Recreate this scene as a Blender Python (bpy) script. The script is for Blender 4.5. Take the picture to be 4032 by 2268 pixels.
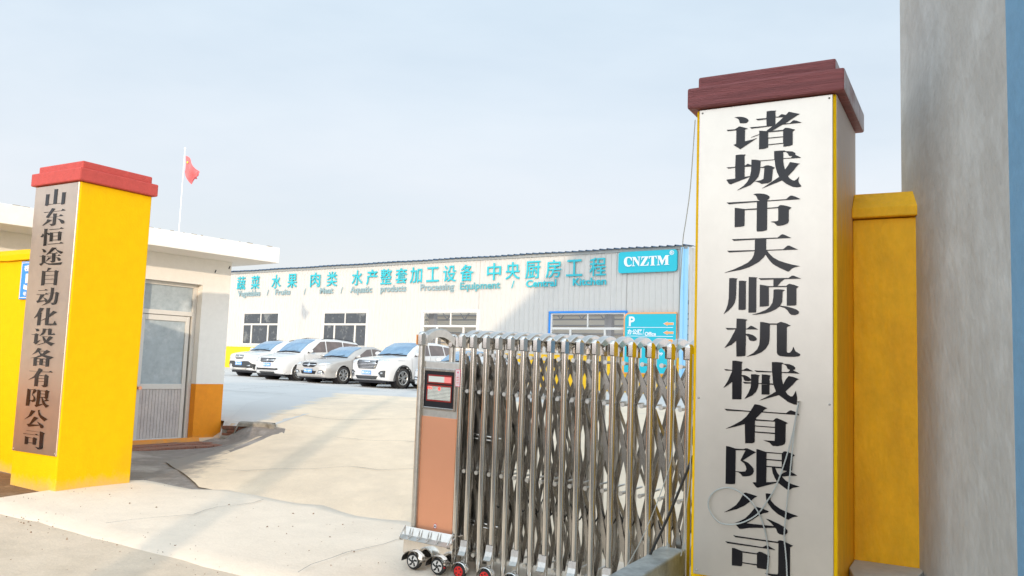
import bpy, bmesh, math, random, json
from mathutils import Vector, Matrix, noise
from mathutils.bvhtree import BVHTree
random.seed(7)
for o in list(bpy.data.objects): bpy.data.objects.remove(o, do_unlink=True)
S = bpy.context.scene
COL = S.collection
PI = math.pi

# ---------------------------------------------------------------- camera
PITCH, ROLL = 0.09375598721630858, 0.03532208007402061
cp, sp, cr, sr = math.cos(PITCH), math.sin(PITCH), math.cos(ROLL), math.sin(ROLL)
fw = Vector((0, cp, sp)); r0 = Vector((1, 0, 0)); u0 = Vector((0, -sp, cp))
rt = r0*cr + u0*sr; up = u0*cr - r0*sr
cam = bpy.data.objects.new('camera', bpy.data.cameras.new('camera')); COL.objects.link(cam)
M = Matrix.Identity(4)
for i in range(3):
    M[i][0], M[i][1], M[i][2] = rt[i], up[i], -fw[i]
M[2][3] = 1.5
cam.matrix_world = M
cam.data.sensor_width = 36; cam.data.lens = 28.8468
cam.data.clip_start = 0.05; cam.data.clip_end = 3000
S.camera = cam

# ---------------------------------------------------------------- sky and sun
SUN_EL = math.radians(11.0)
SX, SY = 0.03, -1.0                       # horizontal direction towards the sun (behind the camera)
w = bpy.data.worlds.new('World'); S.world = w; w.use_nodes = True
nt = w.node_tree; nt.nodes.clear()
out = nt.nodes.new('ShaderNodeOutputWorld'); bg = nt.nodes.new('ShaderNodeBackground')
sky = nt.nodes.new('ShaderNodeTexSky'); sky.sky_type = 'NISHITA'; sky.sun_disc = False
sky.sun_elevation = SUN_EL; sky.sun_rotation = math.atan2(SX, SY)
sky.altitude = 0; sky.air_density = 1.0; sky.dust_density = 2.2; sky.ozone_density = 1.5
bg.inputs['Strength'].default_value = 0.14
# thin even winter haze veil: whitens the sky uniformly, with faint streaks of high cloud
tc = nt.nodes.new('ShaderNodeTexCoord'); mp = nt.nodes.new('ShaderNodeMapping')
mp.inputs['Rotation'].default_value = (0.2, 0.5, 0.6); mp.inputs['Scale'].default_value = (1.2, 3.2, 5.0)
nz = nt.nodes.new('ShaderNodeTexNoise'); nz.inputs['Scale'].default_value = 1.3; nz.inputs['Detail'].default_value = 5
nz.inputs['Roughness'].default_value = 0.55
rp = nt.nodes.new('ShaderNodeMapRange'); rp.inputs['From Min'].default_value = 0.3; rp.inputs['From Max'].default_value = 0.75
rp.inputs['To Min'].default_value = -0.13; rp.inputs['To Max'].default_value = 0.10
# haze is thickest low down and thins with height
sx_ = nt.nodes.new('ShaderNodeSeparateXYZ'); nt.links.new(tc.outputs['Generated'], sx_.inputs[0])
hz = nt.nodes.new('ShaderNodeMapRange'); hz.inputs['From Min'].default_value = 0.02; hz.inputs['From Max'].default_value = 0.62
hz.inputs['To Min'].default_value = 0.93; hz.inputs['To Max'].default_value = 0.62; nt.links.new(sx_.outputs['Z'], hz.inputs['Value'])
fa = nt.nodes.new('ShaderNodeMath'); fa.operation = 'ADD'; nt.links.new(hz.outputs[0], fa.inputs[0]); nt.links.new(rp.outputs[0], fa.inputs[1])
vc = nt.nodes.new('ShaderNodeMapRange'); vc.inputs['From Min'].default_value = 0.0; vc.inputs['From Max'].default_value = 0.5
nt.links.new(sx_.outputs['Z'], vc.inputs['Value'])
vm = nt.nodes.new('ShaderNodeMix'); vm.data_type = 'RGBA'; vm.inputs[6].default_value = (5.45, 5.25, 5.4, 1); vm.inputs[7].default_value = (4.9, 5.75, 6.35, 1)
nt.links.new(vc.outputs[0], vm.inputs[0])
mx = nt.nodes.new('ShaderNodeMix'); mx.data_type = 'RGBA'

# unseen sky behind the camera brightened towards the low sun, added as fill light
vn = nt.nodes.new('ShaderNodeVectorMath'); vn.operation = 'DOT_PRODUCT'; vn.inputs[1].default_value = (SX*.98, SY*.98, .19)
nt.links.new(tc.outputs['Generated'], vn.inputs[0])
m1 = nt.nodes.new('ShaderNodeMapRange'); m1.inputs['From Min'].default_value = -1; m1.inputs['From Max'].default_value = 1
nt.links.new(vn.outputs['Value'], m1.inputs['Value'])
m2 = nt.nodes.new('ShaderNodeMath'); m2.operation = 'POWER'; m2.inputs[1].default_value = 2.0; nt.links.new(m1.outputs[0], m2.inputs[0])
m3 = nt.nodes.new('ShaderNodeMath'); m3.operation = 'MULTIPLY_ADD'; m3.inputs[1].default_value = 2.6; m3.inputs[2].default_value = 1.0; nt.links.new(m2.outputs[0], m3.inputs[0])
m4 = nt.nodes.new('ShaderNodeVectorMath'); m4.operation = 'SCALE'; nt.links.new(vm.outputs[2], m4.inputs[0])
nt.links.new(m3.outputs[0], m4.inputs['Scale']); nt.links.new(m4.outputs[0], mx.inputs[7])
L = nt.links.new
L(tc.outputs['Generated'], mp.inputs['Vector']); L(mp.outputs[0], nz.inputs['Vector']); L(nz.outputs['Fac'], rp.inputs['Value'])
L(fa.outputs[0], mx.inputs[0]); L(sky.outputs[0], mx.inputs[6]); L(mx.outputs[2], bg.inputs['Color']); L(bg.outputs[0], out.inputs['Surface'])
sun = bpy.data.objects.new('sun', bpy.data.lights.new('sun', 'SUN')); COL.objects.link(sun)
sun.data.energy = 2.2; sun.data.angle = math.radians(0.6); sun.data.color = (1.0, 0.80, 0.58)
sv = Vector((SX, SY, 0)).normalized()*math.cos(SUN_EL) + Vector((0, 0, math.sin(SUN_EL)))
sun.rotation_euler = sv.to_track_quat('Z', 'Y').to_euler()
S.view_settings.view_transform = 'Standard'; S.view_settings.look = 'None'
S.view_settings.exposure = 0.28; S.view_settings.gamma = 1.0
S.cycles.max_bounces = 8
S.cycles.use_denoising = True

# ---------------------------------------------------------------- helpers
class MB:
    def __init__(s): s.v = []; s.f = []; s.sm = []
    def add(s, vs, fs, smooth=False):
        b = len(s.v); s.v += [tuple(v) for v in vs]
        s.f += [tuple(i+b for i in f) for f in fs]; s.sm += [smooth]*len(fs); return s
    def box(s, x0, x1, y0, y1, z0, z1):
        return s.add([(x0,y0,z0),(x1,y0,z0),(x1,y1,z0),(x0,y1,z0),(x0,y0,z1),(x1,y0,z1),(x1,y1,z1),(x0,y1,z1)],
                     [(0,3,2,1),(4,5,6,7),(0,1,5,4),(1,2,6,5),(2,3,7,6),(3,0,4,7)])
    def obox(s, M, hx, hy, hz):
        vs = [M @ Vector((a*hx, b*hy, c*hz)) for c in (-1,1) for a,b in ((-1,-1),(1,-1),(1,1),(-1,1))]
        return s.add(vs, [(0,3,2,1),(4,5,6,7),(0,1,5,4),(1,2,6,5),(2,3,7,6),(3,0,4,7)])
    def bar(s, p0, p1, wdt, th, side=Vector((0,1,0))):
        p0, p1 = Vector(p0), Vector(p1); d = (p1-p0); l = d.length; d.normalize()
        t = Vector(side); t = (t - d*t.dot(d)).normalized(); b = d.cross(t)
        M = Matrix((( d.x, b.x, t.x, 0),( d.y, b.y, t.y, 0),( d.z, b.z, t.z, 0),(0,0,0,1)))
        M.translation = (p0+p1)/2
        return s.obox(M, l/2, wdt/2, th/2)
    def cyl(s, p0, p1, r, seg=16, r1=None, caps=True, smooth=True):
        p0, p1 = Vector(p0), Vector(p1); d = (p1-p0).normalized(); r1 = r if r1 is None else r1
        a = d.orthogonal().normalized(); b = d.cross(a)
        vs = []
        for i in range(seg):
            t = 2*PI*i/seg; q = a*math.cos(t)+b*math.sin(t); vs += [p0+q*r, p1+q*r1]
        fs = [(2*i, 2*((i+1)%seg), 2*((i+1)%seg)+1, 2*i+1) for i in range(seg)]
        s.add(vs, fs, smooth)
        if caps:
            n = len(s.v); c0 = [p0+(a*math.cos(2*PI*i/seg)+b*math.sin(2*PI*i/seg))*r for i in range(seg)]
            c1 = [p1+(a*math.cos(2*PI*i/seg)+b*math.sin(2*PI*i/seg))*r1 for i in range(seg)]
            s.add(c0, [tuple(range(seg))[::-1]]); s.add(c1, [tuple(range(seg))])
        return s
    def lathe(s, prof, M=Matrix.Identity(4), seg=24, a0=0, a1=2*PI, smooth=True):
        full = abs(a1-a0-2*PI) < 1e-6; n = seg if full else seg+1
        vs = []
        for i in range(n):
            t = a0+(a1-a0)*i/seg
            for r, z in prof: vs.append(M @ Vector((r*math.cos(t), r*math.sin(t), z)))
        m = len(prof); fs = []
        for i in range(seg):
            j = (i+1) % n
            for k in range(m-1): fs.append((i*m+k, j*m+k, j*m+k+1, i*m+k+1))
        return s.add(vs, fs, smooth)
    def prism(s, poly, y0, y1, axis='y'):
        n = len(poly)
        if axis == 'y': A = [(x,y0,z) for x,z in poly]; B = [(x,y1,z) for x,z in poly]
        elif axis == 'x': A = [(y0,x,z) for x,z in poly]; B = [(y1,x,z) for x,z in poly]
        else: A = [(x,z,y0) for x,z in poly]; B = [(x,z,y1) for x,z in poly]
        s.add(A+B, [tuple(range(n)), tuple(range(2*n-1, n-1, -1))]+[(i, i+n, (i+1)%n+n, (i+1)%n) for i in range(n)])
        return s
    def tube(s, pts, r, seg=8):
        pts = [Vector(p) for p in pts]; vs = []; N = len(pts); a = None
        for i, p in enumerate(pts):
            d = (pts[min(i+1,N-1)]-pts[max(i-1,0)]).normalized()
            a = d.orthogonal().normalized() if a is None else (a-d*a.dot(d)).normalized(); b = d.cross(a)
            for k in range(seg): t = 2*PI*k/seg; vs.append(p+(a*math.cos(t)+b*math.sin(t))*r)
        fs = [(i*seg+k, i*seg+(k+1)%seg, (i+1)*seg+(k+1)%seg, (i+1)*seg+k) for i in range(N-1) for k in range(seg)]
        s.add(vs, fs, True); s.add(vs[:seg], [tuple(range(seg))[::-1]]); s.add(vs[-seg:], [tuple(range(seg))]); return s
    def mesh(s, name, fix=True):
        me = bpy.data.meshes.new(name); me.from_pydata(s.v, [], s.f)
        me.polygons.foreach_set('use_smooth', s.sm); me.update()
        if fix:
            bm = bmesh.new(); bm.from_mesh(me); bmesh.ops.recalc_face_normals(bm, faces=bm.faces); bm.to_mesh(me); bm.free()
        return me

def put(me, name, mat, parent=None, loc=(0,0,0), rot=(0,0,0)):
    o = bpy.data.objects.new(name, me); COL.objects.link(o)
    if mat is not None and len(me.materials) == 0: me.materials.append(mat)
    o.location = loc; o.rotation_euler = rot
    if parent is not None: o.parent = parent
    return o
def part(name, mb, mat, parent=None, loc=(0,0,0), rot=(0,0,0), bev=0, seg=2, fix=True):
    me = mb.mesh(name, fix); o = put(me, name, mat, parent, loc, rot)
    if bev:
        m = o.modifiers.new('b', 'BEVEL'); m.width = bev; m.segments = seg; m.limit_method = 'ANGLE'; m.angle_limit = math.radians(40)
    return o
def tag(o, label=None, cat=None, group=None, kind=None):
    if label: o['label'] = label
    if cat: o['category'] = cat
    if group: o['group'] = group
    if kind: o['kind'] = kind
    return o
def thing(name, label, cat, loc=(0,0,0), yaw=0, group=None):
    o = bpy.data.objects.new(name, None); COL.objects.link(o); o.empty_display_size = .2
    o.location = loc; o.rotation_euler = (0,0,yaw); tag(o, label, cat, group); return o
def dup_tree(o, parent=None):
    c = o.copy(); COL.objects.link(c); c.parent = parent
    for ch in o.children: dup_tree(ch, c)
    return c

# ---------------------------------------------------------------- materials
def mat(name, col, rough=.6, metal=0, spec=.35, noise_amt=0, nscale=4, bump=0, bscale=60, col2=None, c2fac=(.45,.7), detail=6,
        coat=0, emis=None, estr=0, trans=0, stretch=None, aniso=0):
    m = bpy.data.materials.new(name); m.use_nodes = True; t = m.node_tree; b = t.nodes['Principled BSDF']
    b.inputs['Base Color'].default_value = (*col, 1); b.inputs['Roughness'].default_value = rough
    b.inputs['Metallic'].default_value = metal; b.inputs['Specular IOR Level'].default_value = spec
    b.inputs['Coat Weight'].default_value = coat; b.inputs['Coat Roughness'].default_value = .04
    b.inputs['Transmission Weight'].default_value = trans
    if aniso: b.inputs['Anisotropic'].default_value = aniso
    if emis: b.inputs['Emission Color'].default_value = (*emis, 1); b.inputs['Emission Strength'].default_value = estr
    lk = t.links.new
    def coords(sc):
        tc = t.nodes.new('ShaderNodeTexCoord'); mp = t.nodes.new('ShaderNodeMapping'); mp.inputs['Scale'].default_value = sc
        lk(tc.outputs['Object'], mp.inputs['Vector']); return mp.outputs[0]
    st = stretch or (1,1,1)
    cur = None
    if col2 is not None:
        n = t.nodes.new('ShaderNodeTexNoise'); n.inputs['Scale'].default_value = nscale; n.inputs['Detail'].default_value = detail
        n.inputs['Roughness'].default_value = .65
        lk(coords(st), n.inputs['Vector'])
        r = t.nodes.new('ShaderNodeMapRange'); r.inputs['From Min'].default_value = c2fac[0]; r.inputs['From Max'].default_value = c2fac[1]
        lk(n.outputs['Fac'], r.inputs['Value'])
        x = t.nodes.new('ShaderNodeMix'); x.data_type = 'RGBA'; x.inputs[6].default_value = (*col,1); x.inputs[7].default_value = (*col2,1)
        lk(r.outputs[0], x.inputs[0]); cur = x.outputs[2]
    if noise_amt:
        n = t.nodes.new('ShaderNodeTexNoise'); n.inputs['Scale'].default_value = nscale*5.3; n.inputs['Detail'].default_value = 8
        n.inputs['Roughness'].default_value = .7
        lk(coords(st), n.inputs['Vector'])
        r = t.nodes.new('ShaderNodeMapRange'); r.inputs['From Min'].default_value = .3; r.inputs['From Max'].default_value = .7
        r.inputs['To Min'].default_value = 1-noise_amt; r.inputs['To Max'].default_value = 1+noise_amt
        lk(n.outputs['Fac'], r.inputs['Value'])
        x = t.nodes.new('ShaderNodeVectorMath'); x.operation = 'SCALE'
        if cur is None: x.inputs[0].default_value = col
        else: lk(cur, x.inputs[0])
        lk(r.outputs[0], x.inputs['Scale']); cur = x.outputs[0]
    if cur is not None: lk(cur, b.inputs['Base Color'])
    if bump:
        n = t.nodes.new('ShaderNodeTexNoise'); n.inputs['Scale'].default_value = bscale; n.inputs['Detail'].default_value = 5
        lk(coords(st), n.inputs['Vector'])
        bp = t.nodes.new('ShaderNodeBump'); bp.inputs['Strength'].default_value = bump; bp.inputs['Distance'].default_value = .01
        lk(n.outputs['Fac'], bp.inputs['Height']); lk(bp.outputs[0], b.inputs['Normal'])
    return m
X = {}
X['yel'] = mat('yellow_plaster', (.84,.50,.002), .7, 0, .12, noise_amt=.05, nscale=1.5, bump=.25, bscale=45, col2=(.83,.48,.002), c2fac=(.5,.8))
X['yel2'] = mat('ochre_plaster', (.93,.50,.008), .6, noise_amt=.12, nscale=2.2, bump=.8, bscale=30, col2=(.80,.38,.006), c2fac=(.48,.75), stretch=(1,1,.45))
X['red'] = mat('red_cap_paint', (.50,.075,.065), .6, noise_amt=.1, nscale=3, bump=.4, bscale=60)
X['maroon'] = mat('maroon_cap_paint', (.25,.075,.075), .55, noise_amt=.25, nscale=1.2, bump=.8, bscale=26, stretch=(.3,1,9), col2=(.19,.06,.062))
X['orange'] = mat('orange_dado_paint', (.86,.30,.012), .65, noise_amt=.06, nscale=2, bump=.3, bscale=50, col2=(.76,.24,.012), c2fac=(.5,.8))
X['white'] = mat('white_plaster', (.84,.82,.79), .75, noise_amt=.04, nscale=2, bump=.2, bscale=40)
X['steel'] = mat('brushed_steel_sign', (.66,.61,.54), .36, .72, bump=.45, bscale=.9, noise_amt=.04, nscale=.8, col2=(.60,.55,.49), stretch=(1,1,.8))
X['steelL'] = mat('brushed_steel_sign_tan', (.60,.50,.42), .40, 1, bump=.06, bscale=3, col2=(.46,.38,.33), nscale=1.3)
X['black'] = mat('black_sign_enamel', (.005,.005,.008), .2, 0, .4, bump=.2, bscale=1.5)
X['ss'] = mat('polished_stainless', (.74,.71,.67), .13, 1, noise_amt=.08, nscale=6, bump=.04, bscale=15, stretch=(1,1,.15))
X['ssr'] = mat('satin_stainless', (.62,.60,.56), .33, 1, noise_amt=.12, nscale=5, bump=.05, bscale=20)
X['ssd'] = mat('dull_stainless_bar', (.46,.44,.41), .24, 1, noise_amt=.15, nscale=5)
X['copper'] = mat('coppery_panel', (.86,.40,.24), .30, .55, noise_amt=.02, nscale=1, bump=.02, bscale=4)
X['blk'] = mat('black_plastic', (.012,.012,.016), .35, noise_amt=.2, nscale=30)
X['rub'] = mat('tyre_rubber', (.03,.03,.032), .8, noise_amt=.2, nscale=20, col2=(.07,.065,.06))
X['redp'] = mat('red_plastic', (.70,.03,.025), .45)
X['conc'] = mat('street_concrete', (.70,.575,.445), .9, noise_amt=.09, nscale=.9, bump=.5, bscale=30, col2=(.57,.465,.35), c2fac=(.45,.75))
X['apron'] = mat('apron_concrete', (.80,.69,.57), .88, noise_amt=.06, nscale=.7, bump=.4, bscale=28, col2=(.69,.59,.48), c2fac=(.5,.8))
X['ramp'] = mat('ramp_concrete', (.80,.66,.50), .9, noise_amt=.08, nscale=.55, bump=.5, bscale=28, col2=(.66,.55,.43), stretch=(1,.6,1), c2fac=(.42,.7))  # warm sunlight put into the colour of the drive
X['yard'] = mat('yard_concrete', (.60,.585,.565), .85, noise_amt=.05, nscale=.3, bump=.2, bscale=22, col2=(.53,.52,.51), c2fac=(.45,.75))
X['fore'] = mat('forecourt_concrete', (.24,.215,.20), .9, noise_amt=.22, nscale=1.3, bump=.8, bscale=24, col2=(.38,.35,.33), c2fac=(.5,.66))  # dark tone with the left pillar's shade put into the colour
X['soil'] = mat('brown_soil', (.20,.12,.07), .95, noise_amt=.3, nscale=3, bump=1.0, bscale=18, col2=(.30,.20,.13), c2fac=(.45,.7))
X['grey'] = mat('grey_render', (.45,.44,.415), .8, noise_amt=.07, nscale=2.3, bump=1.0, bscale=16, col2=(.54,.54,.52), c2fac=(.44,.64), stretch=(1,1,.8))
X['bluep'] = mat('blue_render', (.16,.33,.50), .7, noise_amt=.08, nscale=2, bump=.5, bscale=20)
X['paver'] = mat('red_paver', (.30,.13,.09), .9, noise_amt=.2, nscale=6, bump=.6, bscale=40, col2=(.24,.16,.13))
X['brick'] = mat('old_brick', (.27,.11,.07), .9, noise_amt=.3, nscale=7, bump=.6, bscale=40, col2=(.14,.09,.07))
X['kerb'] = mat('kerb_mortar', (.30,.28,.25), .9, noise_amt=.25, nscale=4, bump=.8, bscale=30, col2=(.16,.15,.13))
X['panel'] = mat('cream_cladding', (.565,.55,.525), .36, noise_amt=.03, nscale=.5, bump=.5, bscale=1.1, col2=(.54,.53,.51), c2fac=(.5,.8))
X['ydado'] = mat('yellow_base_wall', (.86,.52,.02), .7, noise_amt=.08, nscale=1)
X['roofb'] = mat('blue_roof_sheet', (.05,.10,.18), .4, noise_amt=.05)
X['flash'] = mat('grey_flashing', (.34,.36,.36), .5, noise_amt=.12, nscale=2)
X['trim'] = mat('pale_blue_trim', (.33,.60,.82), .45)
X['btrim'] = mat('blue_window_trim', (.03,.25,.72), .45)
X['wtrim'] = mat('bluish_white_trim', (.60,.66,.76), .45)
X['alu'] = mat('white_aluminium', (.68,.66,.63), .4, noise_amt=.04)
X['aluw'] = mat('weathered_white_aluminium', (.58,.55,.53), .5, noise_amt=.08, nscale=6)
X['glassd'] = mat('dark_window_glass', (.03,.04,.05), .06, 0, .8, noise_amt=.4, nscale=1.3, col2=(.14,.15,.15), c2fac=(.55,.62))  # pale patches imitate reflections and curtains in the panes
X['glassf'] = mat('dusty_door_glass', (.36,.42,.46), .25, 0, .6, noise_amt=.14, nscale=2, col2=(.54,.59,.62), c2fac=(.5,.7))
X['doorp'] = mat('door_lower_panel', (.56,.52,.51), .5, noise_amt=.12, nscale=5, col2=(.45,.42,.42))
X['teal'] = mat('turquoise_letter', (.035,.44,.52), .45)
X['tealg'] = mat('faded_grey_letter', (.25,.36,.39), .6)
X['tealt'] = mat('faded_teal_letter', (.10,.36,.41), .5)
X['tealb'] = mat('turquoise_sign_board', (.015,.47,.58), .35, noise_amt=.02)
X['wlet'] = mat('white_letter', (.82,.82,.84), .45)
X['olet'] = mat('orange_letter', (.88,.38,.13), .45)
X['blplate'] = mat('blue_enamel_plate', (.03,.27,.80), .35)
X['galv'] = mat('galvanised_steel', (.42,.46,.47), .55, .35, noise_amt=.18, nscale=5, bump=.3, bscale=30, col2=(.26,.29,.30), c2fac=(.45,.65))
X['rope'] = mat('steel_wire_rope', (.50,.52,.50), .45, .5)
X['cable'] = mat('black_rubber_cable', (.03,.03,.03), .5)
X['asph'] = mat('asphalt', (.11,.105,.10), .9, noise_amt=.2, nscale=5, bump=.5, bscale=60)
X['owall'] = mat('reflection_wall_tan', (.42,.33,.25), .9, noise_amt=.2, nscale=4)
X['joint'] = mat('dark_slab_joint', (.16,.15,.145), .9, noise_amt=.2, nscale=9)
X['pole'] = mat('white_pole_paint', (.80,.80,.78), .4)
X['flag'] = mat('backlit_red_flag_cloth', (.85,.16,.17), .7)  # pinkish red: the backlit look is put into the colour
X['star'] = mat('yellow_flag_star', (.85,.60,.05), .7)
X['led'] = mat('lit_red_led', (.9,.05,.03), .4, emis=(1,.03,.02), estr=1.6)
X['lcd'] = mat('pale_display_window', (.74,.76,.70), .2)
X['lcdp'] = mat('pink_display_window', (.80,.25,.24), .2, emis=(1,.15,.12), estr=.25)
X['rframe'] = mat('dark_red_bezel', (.30,.02,.015), .35)
X['pink'] = mat('pink_sticker', (.80,.12,.22), .5)
X['paper'] = mat('white_sticker', (.78,.70,.70), .5)
X['inwall'] = mat('inner_cream_wall', (.85,.77,.64), .7)
X['col'] = mat('inner_grey_column', (.30,.31,.34), .6)
X['tan'] = mat('tan_house_render', (.42,.36,.30), .85, noise_amt=.05)
X['chrome'] = mat('chrome', (.75,.75,.76), .12, 1)
X['lamp'] = mat('headlamp_lens', (.62,.66,.70), .12, .25, coat=1)
X['alloy'] = mat('alloy_wheel', (.58,.58,.58), .3, .8)
X['cwht'] = mat('white_car_paint', (.66,.665,.67), .3, coat=1)
X['cslv'] = mat('champagne_car_paint', (.50,.485,.465), .3, .35, coat=1)
X['clad'] = mat('dark_grey_cladding', (.055,.06,.065), .6)
X['wsb'] = mat('windscreen_sky_reflection', (.10,.22,.38), .04, 0, .9, noise_amt=.2, nscale=.9, coat=1, col2=(.20,.34,.48), c2fac=(.4,.7))  # blue of the reflected sky put into the glass colour
X['sglass'] = mat('brown_side_glass', (.10,.07,.06), .06, 0, .7, coat=1, col2=(.20,.15,.13), nscale=1.2)
# glass one can see through, for the two large lit windows
gm = bpy.data.materials.new('clear_window_glass'); gm.use_nodes = True; t = gm.node_tree; t.nodes.clear()
o_ = t.nodes.new('ShaderNodeOutputMaterial'); mxs = t.nodes.new('ShaderNodeMixShader'); tr = t.nodes.new('ShaderNodeBsdfTransparent')
tr.inputs[0].default_value = (.93,.93,.92,1); gl = t.nodes.new('ShaderNodeBsdfGlossy'); gl.inputs['Roughness'].default_value = .03
mxs.inputs[0].default_value = .10
t.links.new(tr.outputs[0], mxs.inputs[1]); t.links.new(gl.outputs[0], mxs.inputs[2]); t.links.new(mxs.outputs[0], o_.inputs[0]); X['clear'] = gm
# led matrix: pale dots on black
def dotmat():
    m = bpy.data.materials.new('led_dot_matrix'); m.use_nodes = True; t = m.node_tree; b = t.nodes['Principled BSDF']; lk = t.links.new
    tc = t.nodes.new('ShaderNodeTexCoord'); sp_ = t.nodes.new('ShaderNodeSeparateXYZ'); lk(tc.outputs['Object'], sp_.inputs[0])
    ms = []
    for ax in ('X','Z'):
        a = t.nodes.new('ShaderNodeMath'); a.operation = 'MULTIPLY'; a.inputs[1].default_value = 105; lk(sp_.outputs[ax], a.inputs[0])
        f = t.nodes.new('ShaderNodeMath'); f.operation = 'FRACT'; lk(a.outputs[0], f.inputs[0])
        g = t.nodes.new('ShaderNodeMath'); g.operation = 'GREATER_THAN'; g.inputs[1].default_value = .22; lk(f.outputs[0], g.inputs[0]); ms.append(g)
    p = t.nodes.new('ShaderNodeMath'); p.operation = 'MULTIPLY'; lk(ms[0].outputs[0], p.inputs[0]); lk(ms[1].outputs[0], p.inputs[1])
    x = t.nodes.new('ShaderNodeMix'); x.data_type = 'RGBA'; x.inputs[6].default_value = (.03,.03,.03,1); x.inputs[7].default_value = (.85,.85,.76,1)
    lk(p.outputs[0], x.inputs[0]); lk(x.outputs[2], b.inputs['Base Color']); b.inputs['Roughness'].default_value = .4
    return m
X['dots'] = dotmat()
def stained(name, base, stain, z0, z1, rough=.6):
    """paint with old pale/whitish peeled wear high up on the surface (shape of its own)"""
    m = mat(name, base, rough, noise_amt=.12, nscale=2.2, bump=.6, bscale=38, stretch=(1,1,.45)); t = m.node_tree; lk = t.links.new
    b = t.nodes['Principled BSDF']; src = b.inputs['Base Color'].links[0].from_socket
    tc = t.nodes.new('ShaderNodeTexCoord'); mp = t.nodes.new('ShaderNodeMapping'); mp.inputs['Scale'].default_value = (9,9,1.0)
    lk(tc.outputs['Object'], mp.inputs[0]); n = t.nodes.new('ShaderNodeTexNoise'); n.inputs['Scale'].default_value = 2.5; n.inputs['Detail'].default_value = 9
    n.inputs['Roughness'].default_value = .8
    lk(mp.outputs[0], n.inputs['Vector']); s_ = t.nodes.new('ShaderNodeSeparateXYZ'); lk(tc.outputs['Object'], s_.inputs[0])
    r = t.nodes.new('ShaderNodeMapRange'); r.inputs['From Min'].default_value = z0; r.inputs['From Max'].default_value = z1; lk(s_.outputs['Z'], r.inputs['Value'])
    a = t.nodes.new('ShaderNodeMath'); a.operation = 'ADD'; lk(r.outputs[0], a.inputs[0]); lk(n.outputs['Fac'], a.inputs[1])
    r2 = t.nodes.new('ShaderNodeMapRange'); r2.inputs['From Min'].default_value = .85; r2.inputs['From Max'].default_value = 1.35; lk(a.outputs[0], r2.inputs['Value'])
    x = t.nodes.new('ShaderNodeMix'); x.data_type = 'RGBA'; lk(r2.outputs[0], x.inputs[0]); lk(src, x.inputs[6]); x.inputs[7].default_value = (*stain,1)
    lk(x.outputs[2], b.inputs['Base Color']); return m
def dirt_foot(m, z0, z1, stain):
    t = m.node_tree; lk = t.links.new; b = t.nodes['Principled BSDF']; src = b.inputs['Base Color'].links[0].from_socket
    tc = t.nodes.new('ShaderNodeTexCoord'); n = t.nodes.new('ShaderNodeTexNoise'); n.inputs['Scale'].default_value = 7; n.inputs['Detail'].default_value = 9; n.inputs['Roughness'].default_value = .75
    lk(tc.outputs['Object'], n.inputs['Vector']); s_ = t.nodes.new('ShaderNodeSeparateXYZ'); lk(tc.outputs['Object'], s_.inputs[0])
    r = t.nodes.new('ShaderNodeMapRange'); r.inputs['From Min'].default_value = z1; r.inputs['From Max'].default_value = z0; lk(s_.outputs['Z'], r.inputs['Value'])
    a = t.nodes.new('ShaderNodeMath'); a.operation = 'ADD'; lk(r.outputs[0], a.inputs[0]); lk(n.outputs['Fac'], a.inputs[1])
    r2 = t.nodes.new('ShaderNodeMapRange'); r2.inputs['From Min'].default_value = .95; r2.inputs['From Max'].default_value = 1.5; r2.inputs['To Max'].default_value = .75; lk(a.outputs[0], r2.inputs['Value'])
    x = t.nodes.new('ShaderNodeMix'); x.data_type = 'RGBA'; lk(r2.outputs[0], x.inputs[0]); lk(src, x.inputs[6]); x.inputs[7].default_value = (*stain,1)
    lk(x.outputs[2], b.inputs['Base Color'])
    # a few greyish rubbed smears higher up
    n2 = t.nodes.new('ShaderNodeTexNoise'); n2.inputs['Scale'].default_value = 1.1; n2.inputs['Detail'].default_value = 4; lk(tc.outputs['Object'], n2.inputs['Vector'])
    r3 = t.nodes.new('ShaderNodeMapRange'); r3.inputs['From Min'].default_value = .60; r3.inputs['From Max'].default_value = .78; r3.inputs['To Max'].default_value = .6; lk(n2.outputs['Fac'], r3.inputs['Value'])
    y = t.nodes.new('ShaderNodeMix'); y.data_type = 'RGBA'; lk(r3.outputs[0], y.inputs[0]); lk(x.outputs[2], y.inputs[6]); y.inputs[7].default_value = (.70,.37,.02,1); lk(y.outputs[2], b.inputs['Base Color'])
dirt_foot(X['yel'], .10, .42, (.60,.42,.22)); dirt_foot(X['orange'], .10, .38, (.42,.26,.13))
X['yelworn'] = stained('worn_ochre_plaster', (.92,.46,.01), (.62,.54,.50), 1.9, 2.9)

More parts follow.
